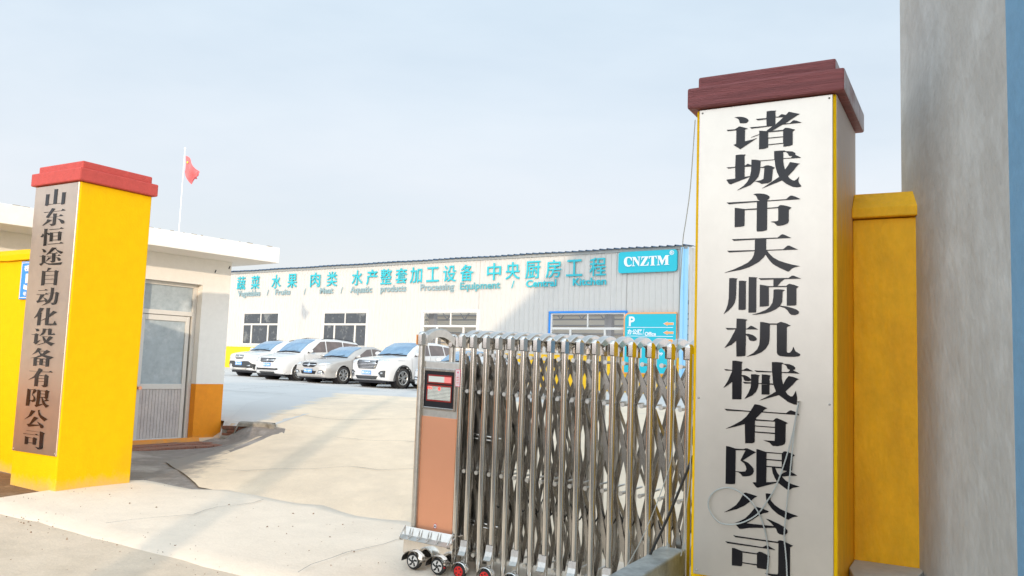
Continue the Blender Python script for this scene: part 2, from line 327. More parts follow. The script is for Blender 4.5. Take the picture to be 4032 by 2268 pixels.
def drive_blend(m, fore, yard):
    # sunlit warm tone painted in: fades raggedly at the forecourt's shadow edge and the yard slab at the far end
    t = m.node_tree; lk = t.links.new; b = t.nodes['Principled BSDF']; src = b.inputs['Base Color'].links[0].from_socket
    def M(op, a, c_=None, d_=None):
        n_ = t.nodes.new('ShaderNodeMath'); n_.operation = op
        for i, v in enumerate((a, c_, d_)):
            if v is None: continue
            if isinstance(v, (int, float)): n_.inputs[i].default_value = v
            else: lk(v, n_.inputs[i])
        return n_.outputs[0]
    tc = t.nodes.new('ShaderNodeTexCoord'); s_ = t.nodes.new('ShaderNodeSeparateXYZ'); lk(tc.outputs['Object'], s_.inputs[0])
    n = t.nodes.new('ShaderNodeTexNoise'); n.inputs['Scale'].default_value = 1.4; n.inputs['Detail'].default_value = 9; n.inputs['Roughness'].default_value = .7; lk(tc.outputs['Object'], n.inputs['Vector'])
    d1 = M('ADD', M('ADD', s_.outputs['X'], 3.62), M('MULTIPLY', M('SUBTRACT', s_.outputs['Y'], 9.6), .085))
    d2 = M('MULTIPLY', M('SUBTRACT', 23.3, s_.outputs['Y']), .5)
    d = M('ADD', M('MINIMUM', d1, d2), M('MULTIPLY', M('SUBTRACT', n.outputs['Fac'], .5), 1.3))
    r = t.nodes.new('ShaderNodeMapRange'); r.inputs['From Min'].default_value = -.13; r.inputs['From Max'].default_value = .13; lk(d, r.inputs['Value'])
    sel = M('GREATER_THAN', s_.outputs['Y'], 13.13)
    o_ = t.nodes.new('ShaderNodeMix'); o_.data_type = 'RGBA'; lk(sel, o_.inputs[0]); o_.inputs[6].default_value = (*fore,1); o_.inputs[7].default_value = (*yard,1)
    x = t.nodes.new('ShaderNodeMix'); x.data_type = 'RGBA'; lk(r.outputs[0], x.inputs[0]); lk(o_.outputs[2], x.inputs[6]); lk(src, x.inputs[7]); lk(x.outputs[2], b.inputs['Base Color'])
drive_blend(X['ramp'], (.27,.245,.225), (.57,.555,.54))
X['cap_wear_sky'] = mat('worn_cap_paint_sky_sheen', (.55,.50,.54), .6, noise_amt=.15, nscale=3, bump=.8, bscale=26, col2=(.34,.18,.19), c2fac=(.55,.72))  # worn paint, with the pale sky reflection put into this side's colour
# ---------------------------------------------------------------- lettering
def char_mesh(outer, holes, depth, name):
    cu = bpy.data.curves.new(name, 'CURVE'); cu.dimensions = '2D'; cu.fill_mode = 'BOTH'; cu.extrude = depth/2
    for pl in [outer]+holes:
        sp_ = cu.splines.new('POLY'); sp_.points.add(len(pl)-1)
        for i, (x, y) in enumerate(pl): sp_.points[i].co = (x, y, 0, 1)
        sp_.use_cyclic_u = True
    o = bpy.data.objects.new(name, cu); me = bpy.data.meshes.new_from_object(o)
    bpy.data.objects.remove(o); bpy.data.curves.remove(cu)
    return me
def inside(p, poly):
    c = False; j = len(poly)-1
    for i in range(len(poly)):
        a, b = poly[i], poly[j]
        if (a[1] > p[1]) != (b[1] > p[1]) and p[0] < (b[0]-a[0])*(p[1]-a[1])/(b[1]-a[1])+a[0]: c = not c
        j = i
    return c
def glyph(polys, holes, depth, material, parent, name='character', y=-.004):
    """outlines in metres (x, z) on the sign; built as one raised mesh standing proud of the plate"""
    bm = bmesh.new()
    for k, pl in enumerate(polys):
        hs = [h for h in holes if inside((sum(p[0] for p in h)/len(h), sum(p[1] for p in h)/len(h)), pl)]
        me = char_mesh(pl, hs, depth, name)
        me.transform(Matrix(((1,0,0,0),(0,0,-1,y-k*.0002),(0,1,0,0),(0,0,0,1)))); bm.from_mesh(me); bpy.data.meshes.remove(me)
    me = bpy.data.meshes.new(name); bm.to_mesh(me); bm.free()
    return put(me, name, material, parent)
def text_mesh(txt, bold=0.0, depth=.01, name='text'):
    cu = bpy.data.curves.new(name, 'FONT'); cu.body = txt; cu.size = 1; cu.offset = bold; cu.extrude = depth/2; cu.resolution_u = 3
    o = bpy.data.objects.new(name, cu); me = bpy.data.meshes.new_from_object(o)
    bpy.data.objects.remove(o); bpy.data.curves.remove(cu); return me
def text(txt, x0, x1, z0, z1, y, material, parent, name='lettering', bold=.01, depth=.01, mirror=False):
    """text whose ink box is fitted to x0..x1, z0..z1 on the plane y, standing up and facing -y"""
    # emboldening can break a glyph's fill: keep the first weight whose filled area is as large as it should be
    area = lambda m: sum(p.area for p in m.polygons if abs(p.normal.z) > .9)
    me = m0 = text_mesh(txt, 0, depth, name)
    if not me.vertices: return None
    if bold:
        a0 = area(m0)
        for k in (1, 1.15, .85, .7, .5, .3):
            m1 = text_mesh(txt, bold*k, depth, name)
            if area(m1) >= a0*(1+14*bold*k): me = m1; break
    xs = [v.co.x for v in me.vertices]; ys = [v.co.y for v in me.vertices]
    ax, bx, ay, by = min(xs), max(xs), min(ys), max(ys)
    sx = (x1-x0)/max(bx-ax,1e-6); sz = (z1-z0)/max(by-ay,1e-6)
    for v in me.vertices:
        x, yy, zz = v.co; v.co = (x0+(x-ax)*sx, y-depth/2-zz, z0+(yy-ay)*sz)
    me.update(); return put(me, name, material, parent)

GLYPHS = r'''{"r":[["诸",[[[226,2956],[244,2957],[263,2955],[281,2950],[294,2943],[302,2935],[305,2930],[302,2923],[294,2917],[279,2916],[257,2919],[254,2925],[251,2937],[247,2944],[239,2950]],[[181,2888],[228,2886],[241,2893],[252,2900],[259,2899],[300,2883],[285,2878],[285,2810],[328,2816],[353,2822],[259,2767],[221,2795],[236,2801],[237,2880],[187,2880]],[[345,2932],[404,2931],[405,2969],[429,2970],[457,2967],[452,2963],[454,2932],[469,2931],[482,2941],[487,2943],[510,2936],[524,2951],[529,2951],[582,2933],[568,2926],[504,2888],[531,2887],[545,2898],[552,2901],[568,2896],[593,2883],[489,2883],[434,2854],[495,2853],[504,2862],[509,2863],[528,2859],[559,2847],[546,2838],[546,2764],[532,2759],[496,2758],[497,2775],[414,2775],[414,2763],[398,2757],[364,2756],[365,2840],[318,2828],[335,2835],[365,2842],[365,2863],[403,2856],[440,2882],[405,2881],[321,2880],[312,2888],[405,2886],[404,2925],[356,2924]]]],["H诸1",[[[453,2929],[497,2925],[453,2887]],[[414,2848],[495,2847],[495,2816],[414,2817]],[[414,2813],[495,2812],[495,2779],[414,2779]]]],["城",[[[182,2668],[232,2667],[234,2735],[261,2736],[290,2733],[284,2724],[285,2670],[291,2671],[299,2678],[305,2678],[322,2670],[322,2661],[285,2663],[285,2605],[315,2607],[313,2602],[205,2568],[196,2573],[182,2597],[233,2599],[232,2663],[194,2660]],[[323,2700],[345,2698],[373,2691],[448,2690],[447,2737],[476,2737],[504,2735],[509,2731],[546,2725],[560,2716],[561,2705],[589,2688],[587,2686],[497,2689],[496,2679],[499,2656],[506,2627],[522,2649],[532,2667],[554,2662],[585,2653],[575,2650],[553,2621],[522,2589],[532,2575],[546,2564],[556,2561],[568,2568],[581,2582],[577,2559],[580,2547],[592,2530],[589,2525],[570,2523],[546,2528],[515,2545],[489,2568],[459,2557],[382,2531],[475,2589],[463,2616],[454,2650],[450,2687],[373,2687],[372,2650],[370,2631],[362,2600],[342,2576],[317,2555],[244,2530],[281,2554],[302,2577],[315,2602],[321,2635],[322,2661]],[[371,2653],[386,2653],[404,2660],[417,2659],[434,2653],[451,2643],[441,2635],[435,2572],[428,2565],[415,2559],[378,2557],[369,2564],[342,2575],[376,2578],[390,2585],[395,2647],[371,2649]]]],["H城",[[[496,2728],[509,2727],[520,2717],[527,2703],[546,2700],[537,2691],[497,2692]]]],["市",[[[334,2501],[350,2504],[371,2503],[394,2499],[410,2493],[423,2484],[424,2477],[419,2469],[408,2462],[368,2465],[359,2469],[354,2484],[348,2493]],[[185,2464],[368,2462],[370,2466],[409,2464],[411,2461],[512,2461],[529,2475],[536,2479],[543,2479],[564,2471],[587,2457],[581,2456],[411,2456],[411,2297],[405,2293],[387,2289],[357,2289],[354,2294],[355,2456],[214,2454],[199,2453]],[[232,2431],[249,2428],[289,2420],[356,2420],[356,2413],[287,2414],[287,2327],[283,2324],[268,2321],[232,2320]],[[410,2419],[469,2420],[477,2428],[484,2430],[502,2427],[528,2419],[541,2412],[527,2401],[527,2338],[523,2328],[513,2322],[495,2317],[476,2315],[464,2317],[457,2325],[450,2333],[429,2340],[443,2341],[464,2341],[471,2345],[471,2414],[410,2414]]]],["天",[[[216,2252],[337,2251],[468,2250],[487,2265],[493,2267],[502,2265],[540,2245],[533,2244],[407,2245],[407,2184],[498,2184],[515,2198],[523,2203],[532,2202],[576,2179],[412,2179],[423,2164],[444,2141],[475,2122],[515,2107],[548,2097],[587,2088],[563,2084],[544,2076],[528,2061],[522,2060],[476,2083],[444,2103],[427,2122],[414,2141],[403,2158],[391,2140],[370,2120],[340,2103],[312,2089],[267,2076],[177,2062],[230,2080],[274,2099],[308,2116],[329,2136],[340,2158],[344,2179],[240,2178],[202,2177],[191,2187],[345,2185],[345,2244],[228,2242]]]],["顺",[[[205,2031],[227,2031],[252,2028],[245,2023],[244,1950],[243,1921],[236,1891],[222,1868],[202,1848],[175,1828],[189,1855],[198,1882],[203,1917],[204,1965]],[[259,2015],[282,2015],[302,2012],[297,2007],[298,1856],[294,1853],[278,1851],[258,1852]],[[313,2035],[335,2034],[361,2031],[355,2026],[355,1840],[351,1837],[333,1836],[313,1836]],[[366,2027],[526,2025],[544,2037],[555,2037],[592,2020],[506,2019],[488,2006],[469,1982],[515,1982],[526,1991],[533,1993],[556,1987],[580,1977],[568,1967],[568,1879],[562,1875],[541,1874],[518,1874],[518,1976],[422,1976],[423,1874],[411,1871],[374,1869],[374,1991],[383,1990],[424,1982],[447,1982],[447,2019],[378,2017]],[[448,1962],[459,1964],[488,1963],[508,1959],[496,1951],[495,1922],[494,1895],[483,1875],[514,1870],[545,1862],[569,1853],[580,1845],[582,1835],[575,1827],[559,1823],[543,1824],[533,1831],[523,1847],[509,1860],[480,1870],[463,1856],[439,1844],[404,1832],[358,1825],[332,1825],[372,1836],[407,1851],[428,1867],[442,1890],[447,1919]]]],["机",[[[248,1803],[262,1803],[291,1801],[308,1797],[299,1790],[299,1747],[306,1748],[320,1760],[327,1764],[341,1759],[367,1743],[299,1743],[299,1719],[315,1719],[338,1713],[354,1702],[360,1691],[356,1683],[342,1679],[324,1681],[316,1689],[314,1701],[300,1712],[299,1602],[296,1596],[275,1593],[249,1592],[247,1679],[222,1657],[182,1638],[211,1680],[243,1742],[198,1740],[185,1751],[247,1749]],[[377,1785],[394,1784],[429,1777],[467,1777],[479,1783],[489,1786],[516,1778],[539,1766],[519,1758],[519,1623],[525,1619],[537,1621],[546,1633],[553,1652],[557,1644],[564,1628],[588,1614],[589,1608],[583,1602],[557,1598],[507,1598],[481,1601],[471,1608],[467,1619],[466,1770],[429,1770],[428,1692],[424,1666],[408,1639],[386,1619],[351,1603],[305,1592],[342,1614],[363,1636],[373,1659],[376,1692]]]],["械",[[[227,1568],[244,1569],[283,1564],[279,1554],[279,1519],[287,1519],[302,1529],[311,1529],[325,1521],[341,1513],[279,1514],[279,1492],[297,1490],[313,1484],[329,1471],[329,1462],[318,1458],[297,1459],[291,1466],[288,1477],[279,1486],[279,1360],[275,1357],[228,1355],[227,1451],[204,1432],[179,1416],[202,1454],[226,1509],[225,1513],[192,1512],[180,1521],[226,1517]],[[347,1519],[442,1516],[441,1567],[464,1568],[497,1566],[503,1560],[534,1558],[554,1550],[564,1540],[561,1531],[551,1527],[585,1510],[580,1509],[493,1510],[494,1478],[501,1448],[514,1475],[529,1495],[553,1491],[583,1480],[571,1474],[551,1449],[513,1411],[524,1397],[540,1386],[551,1388],[560,1404],[567,1418],[574,1382],[572,1344],[558,1344],[525,1357],[479,1390],[448,1380],[374,1355],[420,1382],[463,1408],[451,1443],[430,1445],[370,1446],[368,1427],[358,1403],[337,1381],[295,1360],[317,1396],[328,1425],[330,1446],[296,1444],[284,1454],[330,1453],[330,1497],[353,1498],[377,1493],[371,1485],[370,1450],[387,1451],[388,1498],[413,1498],[434,1494],[430,1486],[430,1451],[448,1451],[443,1511],[360,1510]],[[387,1444],[430,1445],[429,1393],[425,1390],[387,1389]]]],["H械",[[[493,1557],[503,1557],[517,1549],[524,1533],[537,1526],[526,1516],[493,1515]]]],["有",[[[185,1301],[329,1297],[349,1333],[355,1335],[379,1332],[419,1317],[404,1309],[395,1298],[516,1296],[533,1310],[542,1313],[568,1305],[585,1289],[388,1292],[374,1276],[357,1258],[362,1254],[449,1252],[462,1265],[470,1267],[500,1256],[527,1244],[515,1237],[514,1143],[510,1132],[497,1124],[475,1118],[449,1117],[441,1123],[432,1133],[397,1144],[415,1144],[458,1145],[459,1181],[352,1182],[352,1129],[339,1123],[301,1120],[298,1224],[246,1206],[190,1190],[239,1216],[278,1240],[306,1265],[325,1292],[198,1291]]]],["H有",[[[353,1246],[459,1247],[459,1219],[353,1220]],[[353,1215],[459,1214],[459,1188],[353,1188]]]],["限",[[[197,1097],[214,1096],[249,1088],[294,1088],[303,1094],[314,1094],[361,1076],[347,1068],[290,1027],[318,1017],[336,1001],[347,988],[349,972],[342,957],[330,948],[308,942],[288,941],[278,953],[267,960],[250,962],[249,900],[245,895],[216,892],[196,892]],[[362,1094],[373,1093],[410,1083],[496,1083],[506,1093],[516,1094],[544,1086],[564,1077],[551,1067],[549,996],[536,993],[575,972],[543,968],[496,959],[517,940],[543,927],[588,916],[556,907],[529,891],[509,903],[481,923],[471,925],[371,888],[362,891],[342,914],[362,917]]]],["H限",[[[250,1079],[303,1082],[276,1025],[297,1012],[306,996],[309,981],[303,969],[283,966],[250,965]],[[416,1077],[495,1078],[495,1046],[416,1046]],[[416,1040],[495,1040],[495,1010],[416,1009]],[[416,1003],[444,1003],[449,972],[460,949],[472,930],[415,922]],[[461,1002],[494,1002],[500,992],[523,991],[500,977],[484,964],[472,978]]]],["公",[[[300,855],[309,856],[369,843],[354,833],[329,809],[299,784],[259,762],[188,736],[227,762],[256,785],[275,812],[289,839]],[[412,862],[422,864],[441,863],[436,849],[440,828],[459,808],[488,790],[523,777],[581,762],[553,754],[531,738],[509,746],[475,762],[447,784],[426,809],[415,834]],[[361,786],[391,783],[430,770],[423,763],[398,755],[384,747],[346,717],[312,693],[395,695],[456,696],[440,713],[414,729],[430,728],[482,711],[513,696],[526,684],[527,672],[520,662],[504,656],[486,658],[475,665],[468,683],[463,688],[395,679],[327,671],[286,660],[275,659],[256,677],[282,694],[247,689],[274,699],[306,720],[331,747],[349,772]]]],["司",[[[241,621],[259,620],[475,617],[482,625],[491,627],[506,625],[555,607],[540,597],[540,450],[537,429],[521,413],[485,406],[468,412],[452,432],[409,446],[442,446],[473,448],[479,454],[480,610],[252,612]],[[198,583],[398,579],[415,590],[424,592],[464,573],[210,574]],[[235,553],[251,553],[290,543],[366,542],[379,553],[393,553],[438,535],[431,528],[430,483],[418,466],[370,466],[369,479],[291,480],[290,466],[282,462],[235,460]]]],["H司",[[[291,536],[369,536],[369,485],[292,485]]]]],"l":[["山",[[[212,3055],[274,3052],[264,3043],[263,2950],[351,2948],[352,3097],[412,3093],[406,3084],[405,2948],[489,2948],[491,3055],[556,3050],[545,3042],[545,2939],[534,2933],[490,2930],[488,2944],[261,2944],[244,2933],[200,2942],[211,2948]]]],["东",[[[197,2873],[302,2869],[337,2905],[364,2902],[393,2895],[379,2887],[360,2870],[498,2870],[523,2887],[575,2866],[354,2868],[292,2816],[372,2814],[366,2849],[429,2845],[421,2838],[421,2816],[470,2816],[498,2833],[545,2813],[420,2814],[418,2736],[397,2726],[346,2723],[335,2735],[306,2746],[367,2744],[369,2811],[296,2814],[278,2808],[240,2817],[300,2866],[211,2865]],[[274,2796],[299,2793],[346,2781],[200,2733],[194,2736],[259,2775]],[[441,2793],[478,2789],[546,2770],[566,2755],[562,2741],[539,2735],[521,2738],[507,2752],[486,2772]]]],["恒",[[[235,2701],[292,2698],[284,2689],[281,2661],[306,2658],[341,2645],[343,2634],[307,2632],[295,2647],[282,2655],[290,2529],[242,2525],[239,2654]],[[211,2655],[227,2640],[225,2624],[208,2617],[183,2619],[179,2627],[207,2639]],[[314,2690],[506,2689],[525,2701],[572,2685],[329,2684]],[[339,2661],[385,2654],[480,2654],[498,2662],[546,2650],[532,2641],[533,2569],[487,2568],[487,2574],[391,2576],[386,2567],[344,2566]],[[310,2543],[516,2542],[541,2554],[584,2539],[576,2537],[321,2537]]]],["H恒",[[[387,2651],[479,2650],[482,2619],[390,2620]],[[389,2616],[481,2614],[485,2580],[390,2581]]]],["途",[[[217,2495],[257,2493],[290,2479],[297,2468],[287,2458],[259,2459],[246,2470],[240,2483]],[[188,2427],[230,2425],[247,2435],[301,2422],[287,2414],[294,2364],[334,2350],[395,2345],[591,2350],[568,2326],[458,2326],[367,2331],[278,2355],[230,2326],[197,2345],[241,2355],[236,2419],[197,2422]],[[401,2505],[474,2498],[462,2491],[489,2475],[593,2452],[558,2434],[495,2460],[453,2491],[367,2448],[467,2446],[484,2453],[508,2442],[460,2442],[464,2418],[507,2419],[526,2430],[562,2416],[464,2416],[466,2363],[448,2354],[415,2351],[389,2366],[367,2371],[417,2370],[411,2415],[330,2415],[317,2421],[411,2419],[410,2443],[347,2443],[309,2432]],[[349,2406],[401,2403],[336,2377],[307,2366],[339,2392]],[[476,2405],[531,2398],[560,2381],[556,2369],[535,2365],[517,2370],[509,2386]]]],["自",[[[262,2276],[306,2268],[345,2269],[358,2303],[417,2296],[357,2270],[478,2266],[495,2275],[546,2261],[529,2252],[529,2129],[523,2125],[480,2125],[478,2139],[314,2140],[312,2128],[264,2125]]]],["H自",[[[314,2263],[476,2262],[481,2229],[317,2229]],[[316,2224],[479,2224],[481,2190],[318,2189]],[[317,2185],[477,2185],[479,2144],[319,2144]]]],["动",[[[221,2079],[331,2078],[351,2091],[392,2076],[231,2073]],[[200,2038],[344,2038],[366,2052],[411,2035],[320,2034],[335,2028],[262,1976],[347,1978],[352,1985],[341,1994],[315,2008],[356,1999],[392,1982],[397,1969],[386,1959],[368,1957],[354,1970],[282,1962],[224,1952],[207,1973],[237,1980],[271,2034],[210,2033]],[[442,2104],[496,2100],[487,2091],[488,2050],[525,2050],[538,2059],[584,2046],[571,2038],[560,1956],[542,1937],[516,1931],[483,1930],[472,1944],[447,1951],[507,1953],[520,1985],[527,2044],[487,2045],[474,1989],[429,1952],[371,1936],[307,1925],[352,1942],[400,1966],[431,2000],[444,2045],[409,2046],[398,2051],[444,2050]]]],["化",[[[281,1904],[315,1902],[355,1896],[335,1888],[298,1853],[323,1850],[309,1841],[307,1733],[299,1729],[253,1727],[257,1824],[193,1799],[238,1845]],[[396,1902],[455,1900],[446,1891],[446,1834],[517,1873],[582,1858],[556,1851],[444,1808],[443,1746],[530,1748],[554,1774],[565,1755],[590,1741],[580,1732],[492,1729],[402,1730],[390,1739],[392,1791],[316,1775],[307,1773],[395,1801]]]],["设",[[[230,1696],[269,1695],[297,1684],[294,1670],[255,1668],[248,1683]],[[173,1640],[231,1641],[253,1650],[305,1635],[282,1629],[284,1571],[343,1587],[258,1538],[217,1561],[230,1564],[232,1634],[179,1636]],[[365,1697],[388,1697],[455,1692],[479,1700],[511,1690],[508,1645],[523,1645],[552,1653],[584,1637],[466,1634],[460,1641],[458,1688],[410,1688],[404,1661],[371,1637],[317,1623],[363,1661]],[[348,1621],[481,1619],[500,1625],[546,1611],[473,1571],[592,1553],[553,1546],[528,1528],[435,1559],[300,1533],[279,1533],[409,1561],[384,1587],[369,1617]]]],["H设",[[[388,1614],[474,1616],[439,1581]]]],["备",[[[304,1505],[325,1505],[373,1496],[329,1479],[437,1479],[463,1489],[527,1470],[485,1461],[427,1440],[589,1420],[515,1395],[515,1328],[463,1324],[466,1337],[305,1338],[301,1329],[252,1326],[250,1405],[185,1401],[277,1415],[356,1436],[320,1469],[216,1437],[273,1471]]]],["H备",[[[335,1473],[422,1472],[390,1448],[359,1455]],[[301,1396],[353,1396],[356,1373],[302,1372]],[[303,1367],[354,1367],[356,1341],[304,1341]],[[406,1396],[460,1396],[462,1373],[407,1372]],[[407,1367],[461,1367],[463,1341],[408,1342]],[[284,1405],[389,1426],[467,1411],[469,1403]]]],["有",[[[190,1277],[333,1276],[357,1308],[386,1304],[422,1292],[402,1276],[526,1277],[553,1289],[600,1272],[391,1271],[362,1241],[459,1240],[480,1252],[533,1233],[521,1219],[525,1142],[504,1128],[454,1126],[440,1139],[405,1145],[462,1146],[463,1178],[357,1179],[353,1130],[301,1128],[299,1214],[190,1187],[283,1227],[328,1274],[197,1273]]]],["H有",[[[357,1234],[462,1235],[464,1211],[356,1210]],[[356,1205],[464,1206],[465,1183],[357,1183]]]],["限",[[[192,1102],[234,1095],[297,1098],[314,1103],[357,1088],[283,1045],[326,1026],[341,1004],[333,981],[294,973],[251,990],[237,934],[184,931]],[[366,1101],[419,1092],[498,1093],[519,1103],[569,1088],[551,1076],[549,1020],[530,1017],[574,1000],[492,989],[530,963],[581,953],[532,931],[479,960],[468,959],[365,928],[333,947],[358,953]]]],["H限",[[[241,1091],[295,1093],[277,1045],[309,1022],[310,1003],[285,992],[242,993]],[[415,1086],[498,1087],[498,1064],[417,1063]],[[416,1057],[498,1057],[501,1032],[418,1031]],[[418,1024],[444,1024],[458,985],[475,968],[409,956]],[[455,1025],[498,1024],[502,1016],[527,1017],[486,992]]]],["公",[[[290,896],[358,890],[286,836],[181,798],[251,837]],[[404,903],[435,904],[424,886],[460,856],[575,822],[545,813],[525,801],[453,830],[420,857]],[[349,836],[419,826],[304,759],[446,762],[405,791],[503,763],[519,748],[507,733],[474,732],[456,755],[267,732],[234,756],[280,764]]]],["司",[[[232,696],[462,694],[478,702],[548,688],[531,672],[533,545],[510,532],[460,527],[409,548],[477,547],[469,692],[239,693]],[[185,663],[388,663],[409,673],[451,660],[192,659]],[[221,637],[272,631],[356,629],[374,638],[428,626],[416,613],[414,568],[366,566],[362,578],[277,578],[274,563],[225,559]]]],["H司",[[[276,626],[356,627],[361,584],[280,582]]]]]}'''
# ---------------------------------------------------------------- ground heights
YR = -0.5147907287886448
Dv = Vector((math.cos(YR), math.sin(YR))); Nv = Vector((-math.sin(YR), math.cos(YR)))
B0 = Vector((-0.32541, 5.68))
def tn(x, y): r = Vector((x, y))-B0; return r.dot(Dv), r.dot(Nv)
def z_street(x, y):
    t, n = tn(x, y); return -.0265*max(-14, min(10, t))
def z_yard(x, y): return .61-.00983*(max(-60,min(60,x))+12)+.00137*(y-37)
def sstep(a, b, v):
    v = max(0, min(1, (v-a)/(b-a))); return v*v*(3-2*v)
GC = Vector((-4.6188, 13.4104)); GY = 0.919897386204384
Gd = Vector((math.cos(GY), math.sin(GY))); Gn = Vector((-math.sin(GY), math.cos(GY)))
def z_ground(x, y):
    t, n = tn(x, y)
    zs, zy = z_street(x, y), z_yard(x, y)
    wv = max(0, min(1, (n-.9)/8.5)); wv = wv*wv*(3-2*wv)*.35+wv*.65
    z = zs*(1-wv)+zy*wv
    rel = Vector((x, y))-GC
    if n > .9 and ((y < 13.12 and x > -4.9) or (rel.dot(Gd) < .03 and rel.dot(Gn) < 1.5)):   # low forecourt in front of the gatehouse
        low = zs-.02*sstep(1.3,1.9,n); low -= max(0, low-.10)*sstep(1.6,3.6,n); edge = sstep(-4.0, -3.3, x+.10*(y-9)); z = low*(1-edge)+z*edge
    if y > 13.1: z += .10*(1-sstep(-3.9, -3.0, x))*(1-sstep(13.6, 19, y))*sstep(-9, -5.5, x)
    if n <= 1.3: z = zs
    return z
def grid(xs, ys, zf, dz=0):
    mb = MB(); nx = len(xs)
    mb.add([(x, y, zf(x, y)+dz) for y in ys for x in xs],
           [(j*nx+i, j*nx+i+1, (j+1)*nx+i+1, (j+1)*nx+i) for j in range(len(ys)-1) for i in range(nx-1)], True)
    return mb
def arr(*segs):
    out = []
    for a, b, st in segs:
        k = max(1, round((b-a)/st)); out += [a+(b-a)*i/k for i in range(k)]
    out.append(segs[-1][1]); return out
xs = arr((-900,-60,120),(-60,-12,3),(-12,-8,.4),(-8,2.5,.12),(2.5,12,.8),(12,60,4),(60,900,120))
ys = arr((-900,-60,120),(-60,0,3),(0,6,.3),(6,12.9,.12),(12.9,13.3,.05),(13.3,26,.35),(26,60,2),(60,900,120))
g = part('ground', grid(xs, ys, z_ground, -.012), X['conc'], fix=False); tag(g, kind='structure')
# surfaces laid over it as sheets a few millimetres up, each following the ground
def sheet(name, poly, material, dz, step=.35, rag=.0, seedv=0):
    """polygonal sheet: a clipped grid whose border follows the outline"""
    bm = bmesh.new()
    minx, maxx = min(p[0] for p in poly), max(p[0] for p in poly); miny, maxy = min(p[1] for p in poly), max(p[1] for p in poly)
    P = []
    for i in range(len(poly)):
        a, b = Vector(poly[i]), Vector(poly[(i+1)%len(poly)]); k = max(1, int((b-a).length/step))
        for j in range(k):
            p = a+(b-a)*j/k; q = noise.noise(Vector((p.x*1.7, p.y*1.7, seedv)))*rag; q2 = noise.noise(Vector((p.x*1.7+9, p.y*1.7, seedv)))*rag
            P.append((p.x+q, p.y+q2))
    f = bm.faces.new([bm.verts.new((x, y, 0)) for x, y in P])
    x = minx
    while x < maxx:
        r = bmesh.ops.bisect_plane(bm, geom=bm.verts[:]+bm.edges[:]+bm.faces[:], plane_co=(x,0,0), plane_no=(1,0,0)); x += step
    y = miny
    while y < maxy:
        bmesh.ops.bisect_plane(bm, geom=bm.verts[:]+bm.edges[:]+bm.faces[:], plane_co=(0,y,0), plane_no=(0,1,0)); y += step
    bmesh.ops.recalc_face_normals(bm, faces=bm.faces)
    if bm.faces[:] and bm.faces[:][0].normal.z < 0: bmesh.ops.reverse_faces(bm, faces=bm.faces)
    for v in bm.verts: v.co.z = z_ground(v.co.x, v.co.y)+dz
    for f in bm.faces: f.smooth = True
    me = bpy.data.meshes.new(name); bm.to_mesh(me); bm.free()
    o = put(me, name, material); tag(o, kind='structure'); return o
def W(t, n): p = B0+Dv*t+Nv*n; return (p.x, p.y)
sheet('yard', [(-14,23.6),(-5.2,21.6),(-3.6,23.2),(-2.4,23.0),(-.8,23.9),(2,23.4),(26,23.4),(26,60),(-45,60),(-45,23.6)], X['yard'], .010, 1.5, .3)
sheet('yard_left', [(-40,15.95),(-7.9,15.92),(-4.58,13.45),(-4.55,13.16),(-3.7,13.14),(-3.6,17.5),(-4.4,21.9),(-14,23.9),(-40,23.9)], X['yard'], .006, .9)
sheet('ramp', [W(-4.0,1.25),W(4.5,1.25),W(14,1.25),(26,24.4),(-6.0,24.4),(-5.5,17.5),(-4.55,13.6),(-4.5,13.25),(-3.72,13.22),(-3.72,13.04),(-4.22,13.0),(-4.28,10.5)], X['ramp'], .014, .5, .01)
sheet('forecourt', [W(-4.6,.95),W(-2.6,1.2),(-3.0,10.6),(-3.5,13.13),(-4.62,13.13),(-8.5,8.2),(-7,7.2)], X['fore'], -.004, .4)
sheet('soil_verge', [W(-9,-.95),W(-4.95,-.9),W(-4.55,-.55),W(-4.42,.0),W(-4.6,.35),W(-9,.35)], X['soil'], .006, .3, .12, 3)
sheet('road', [W(-60,-3.2),W(60,-3.2),W(60,-11),W(-60,-11)], X['asph'], -.004, 3)
# hairline cracks and cast joints of the slabs
def crack(name, pts, wd, material, dz, wob=.05):
    P_ = []
    for a, b in zip(pts[:-1], pts[1:]):
        a, b = Vector(a), Vector(b); k = max(2, int((b-a).length/.18)); P_ += [a+(b-a)*i/k for i in range(k)]
    P_.append(Vector(pts[-1])); vs = []
    for i, p in enumerate(P_):
        d = (P_[min(i+1,len(P_)-1)]-P_[max(0,i-1)]).normalized(); q = Vector((-d.y, d.x)); o = noise.noise(Vector((p.x*2.3, p.y*2.3, 5)))*wob*2
        h = wd*(.5+.5*abs(noise.noise(Vector((p.x*5, p.y*5, 1)))*2))
        for sgn in (-1, 1):
            c = p+q*(o+sgn*h/2); vs.append((c.x, c.y, z_ground(c.x, c.y)+dz))
    mb = MB(); mb.add(vs, [(2*i,2*i+1,2*i+3,2*i+2) for i in range(len(P_)-1)], True); o_ = part(name, mb, material, fix=False); tag(o_, kind='structure')
for pts in ([(-4.2,14.6),(-2.9,14.9),(-1.2,15.6)], [(-7.0,21.2),(-4.6,20.4),(-3.9,20.6)], [(-12,26.5),(-7,25.9),(-2,26.1),(4,25.6)], [(-7.5,23.0),(-7.2,30),(-7.4,36)], [(-2.2,24.0),(-1.6,30)], [(-16,29),(-10,29.6),(-5,29.1)]): crack('slab_crack', pts, .022, X['joint'], .024)
for pts in ([(-3.2,9.6),(-1.9,10.1),(-.4,10.0)], [(-2.6,12.6),(-1.2,12.2),(.8,12.7)]): crack('slab_crack', pts, .012, X['joint'], .026, .1)
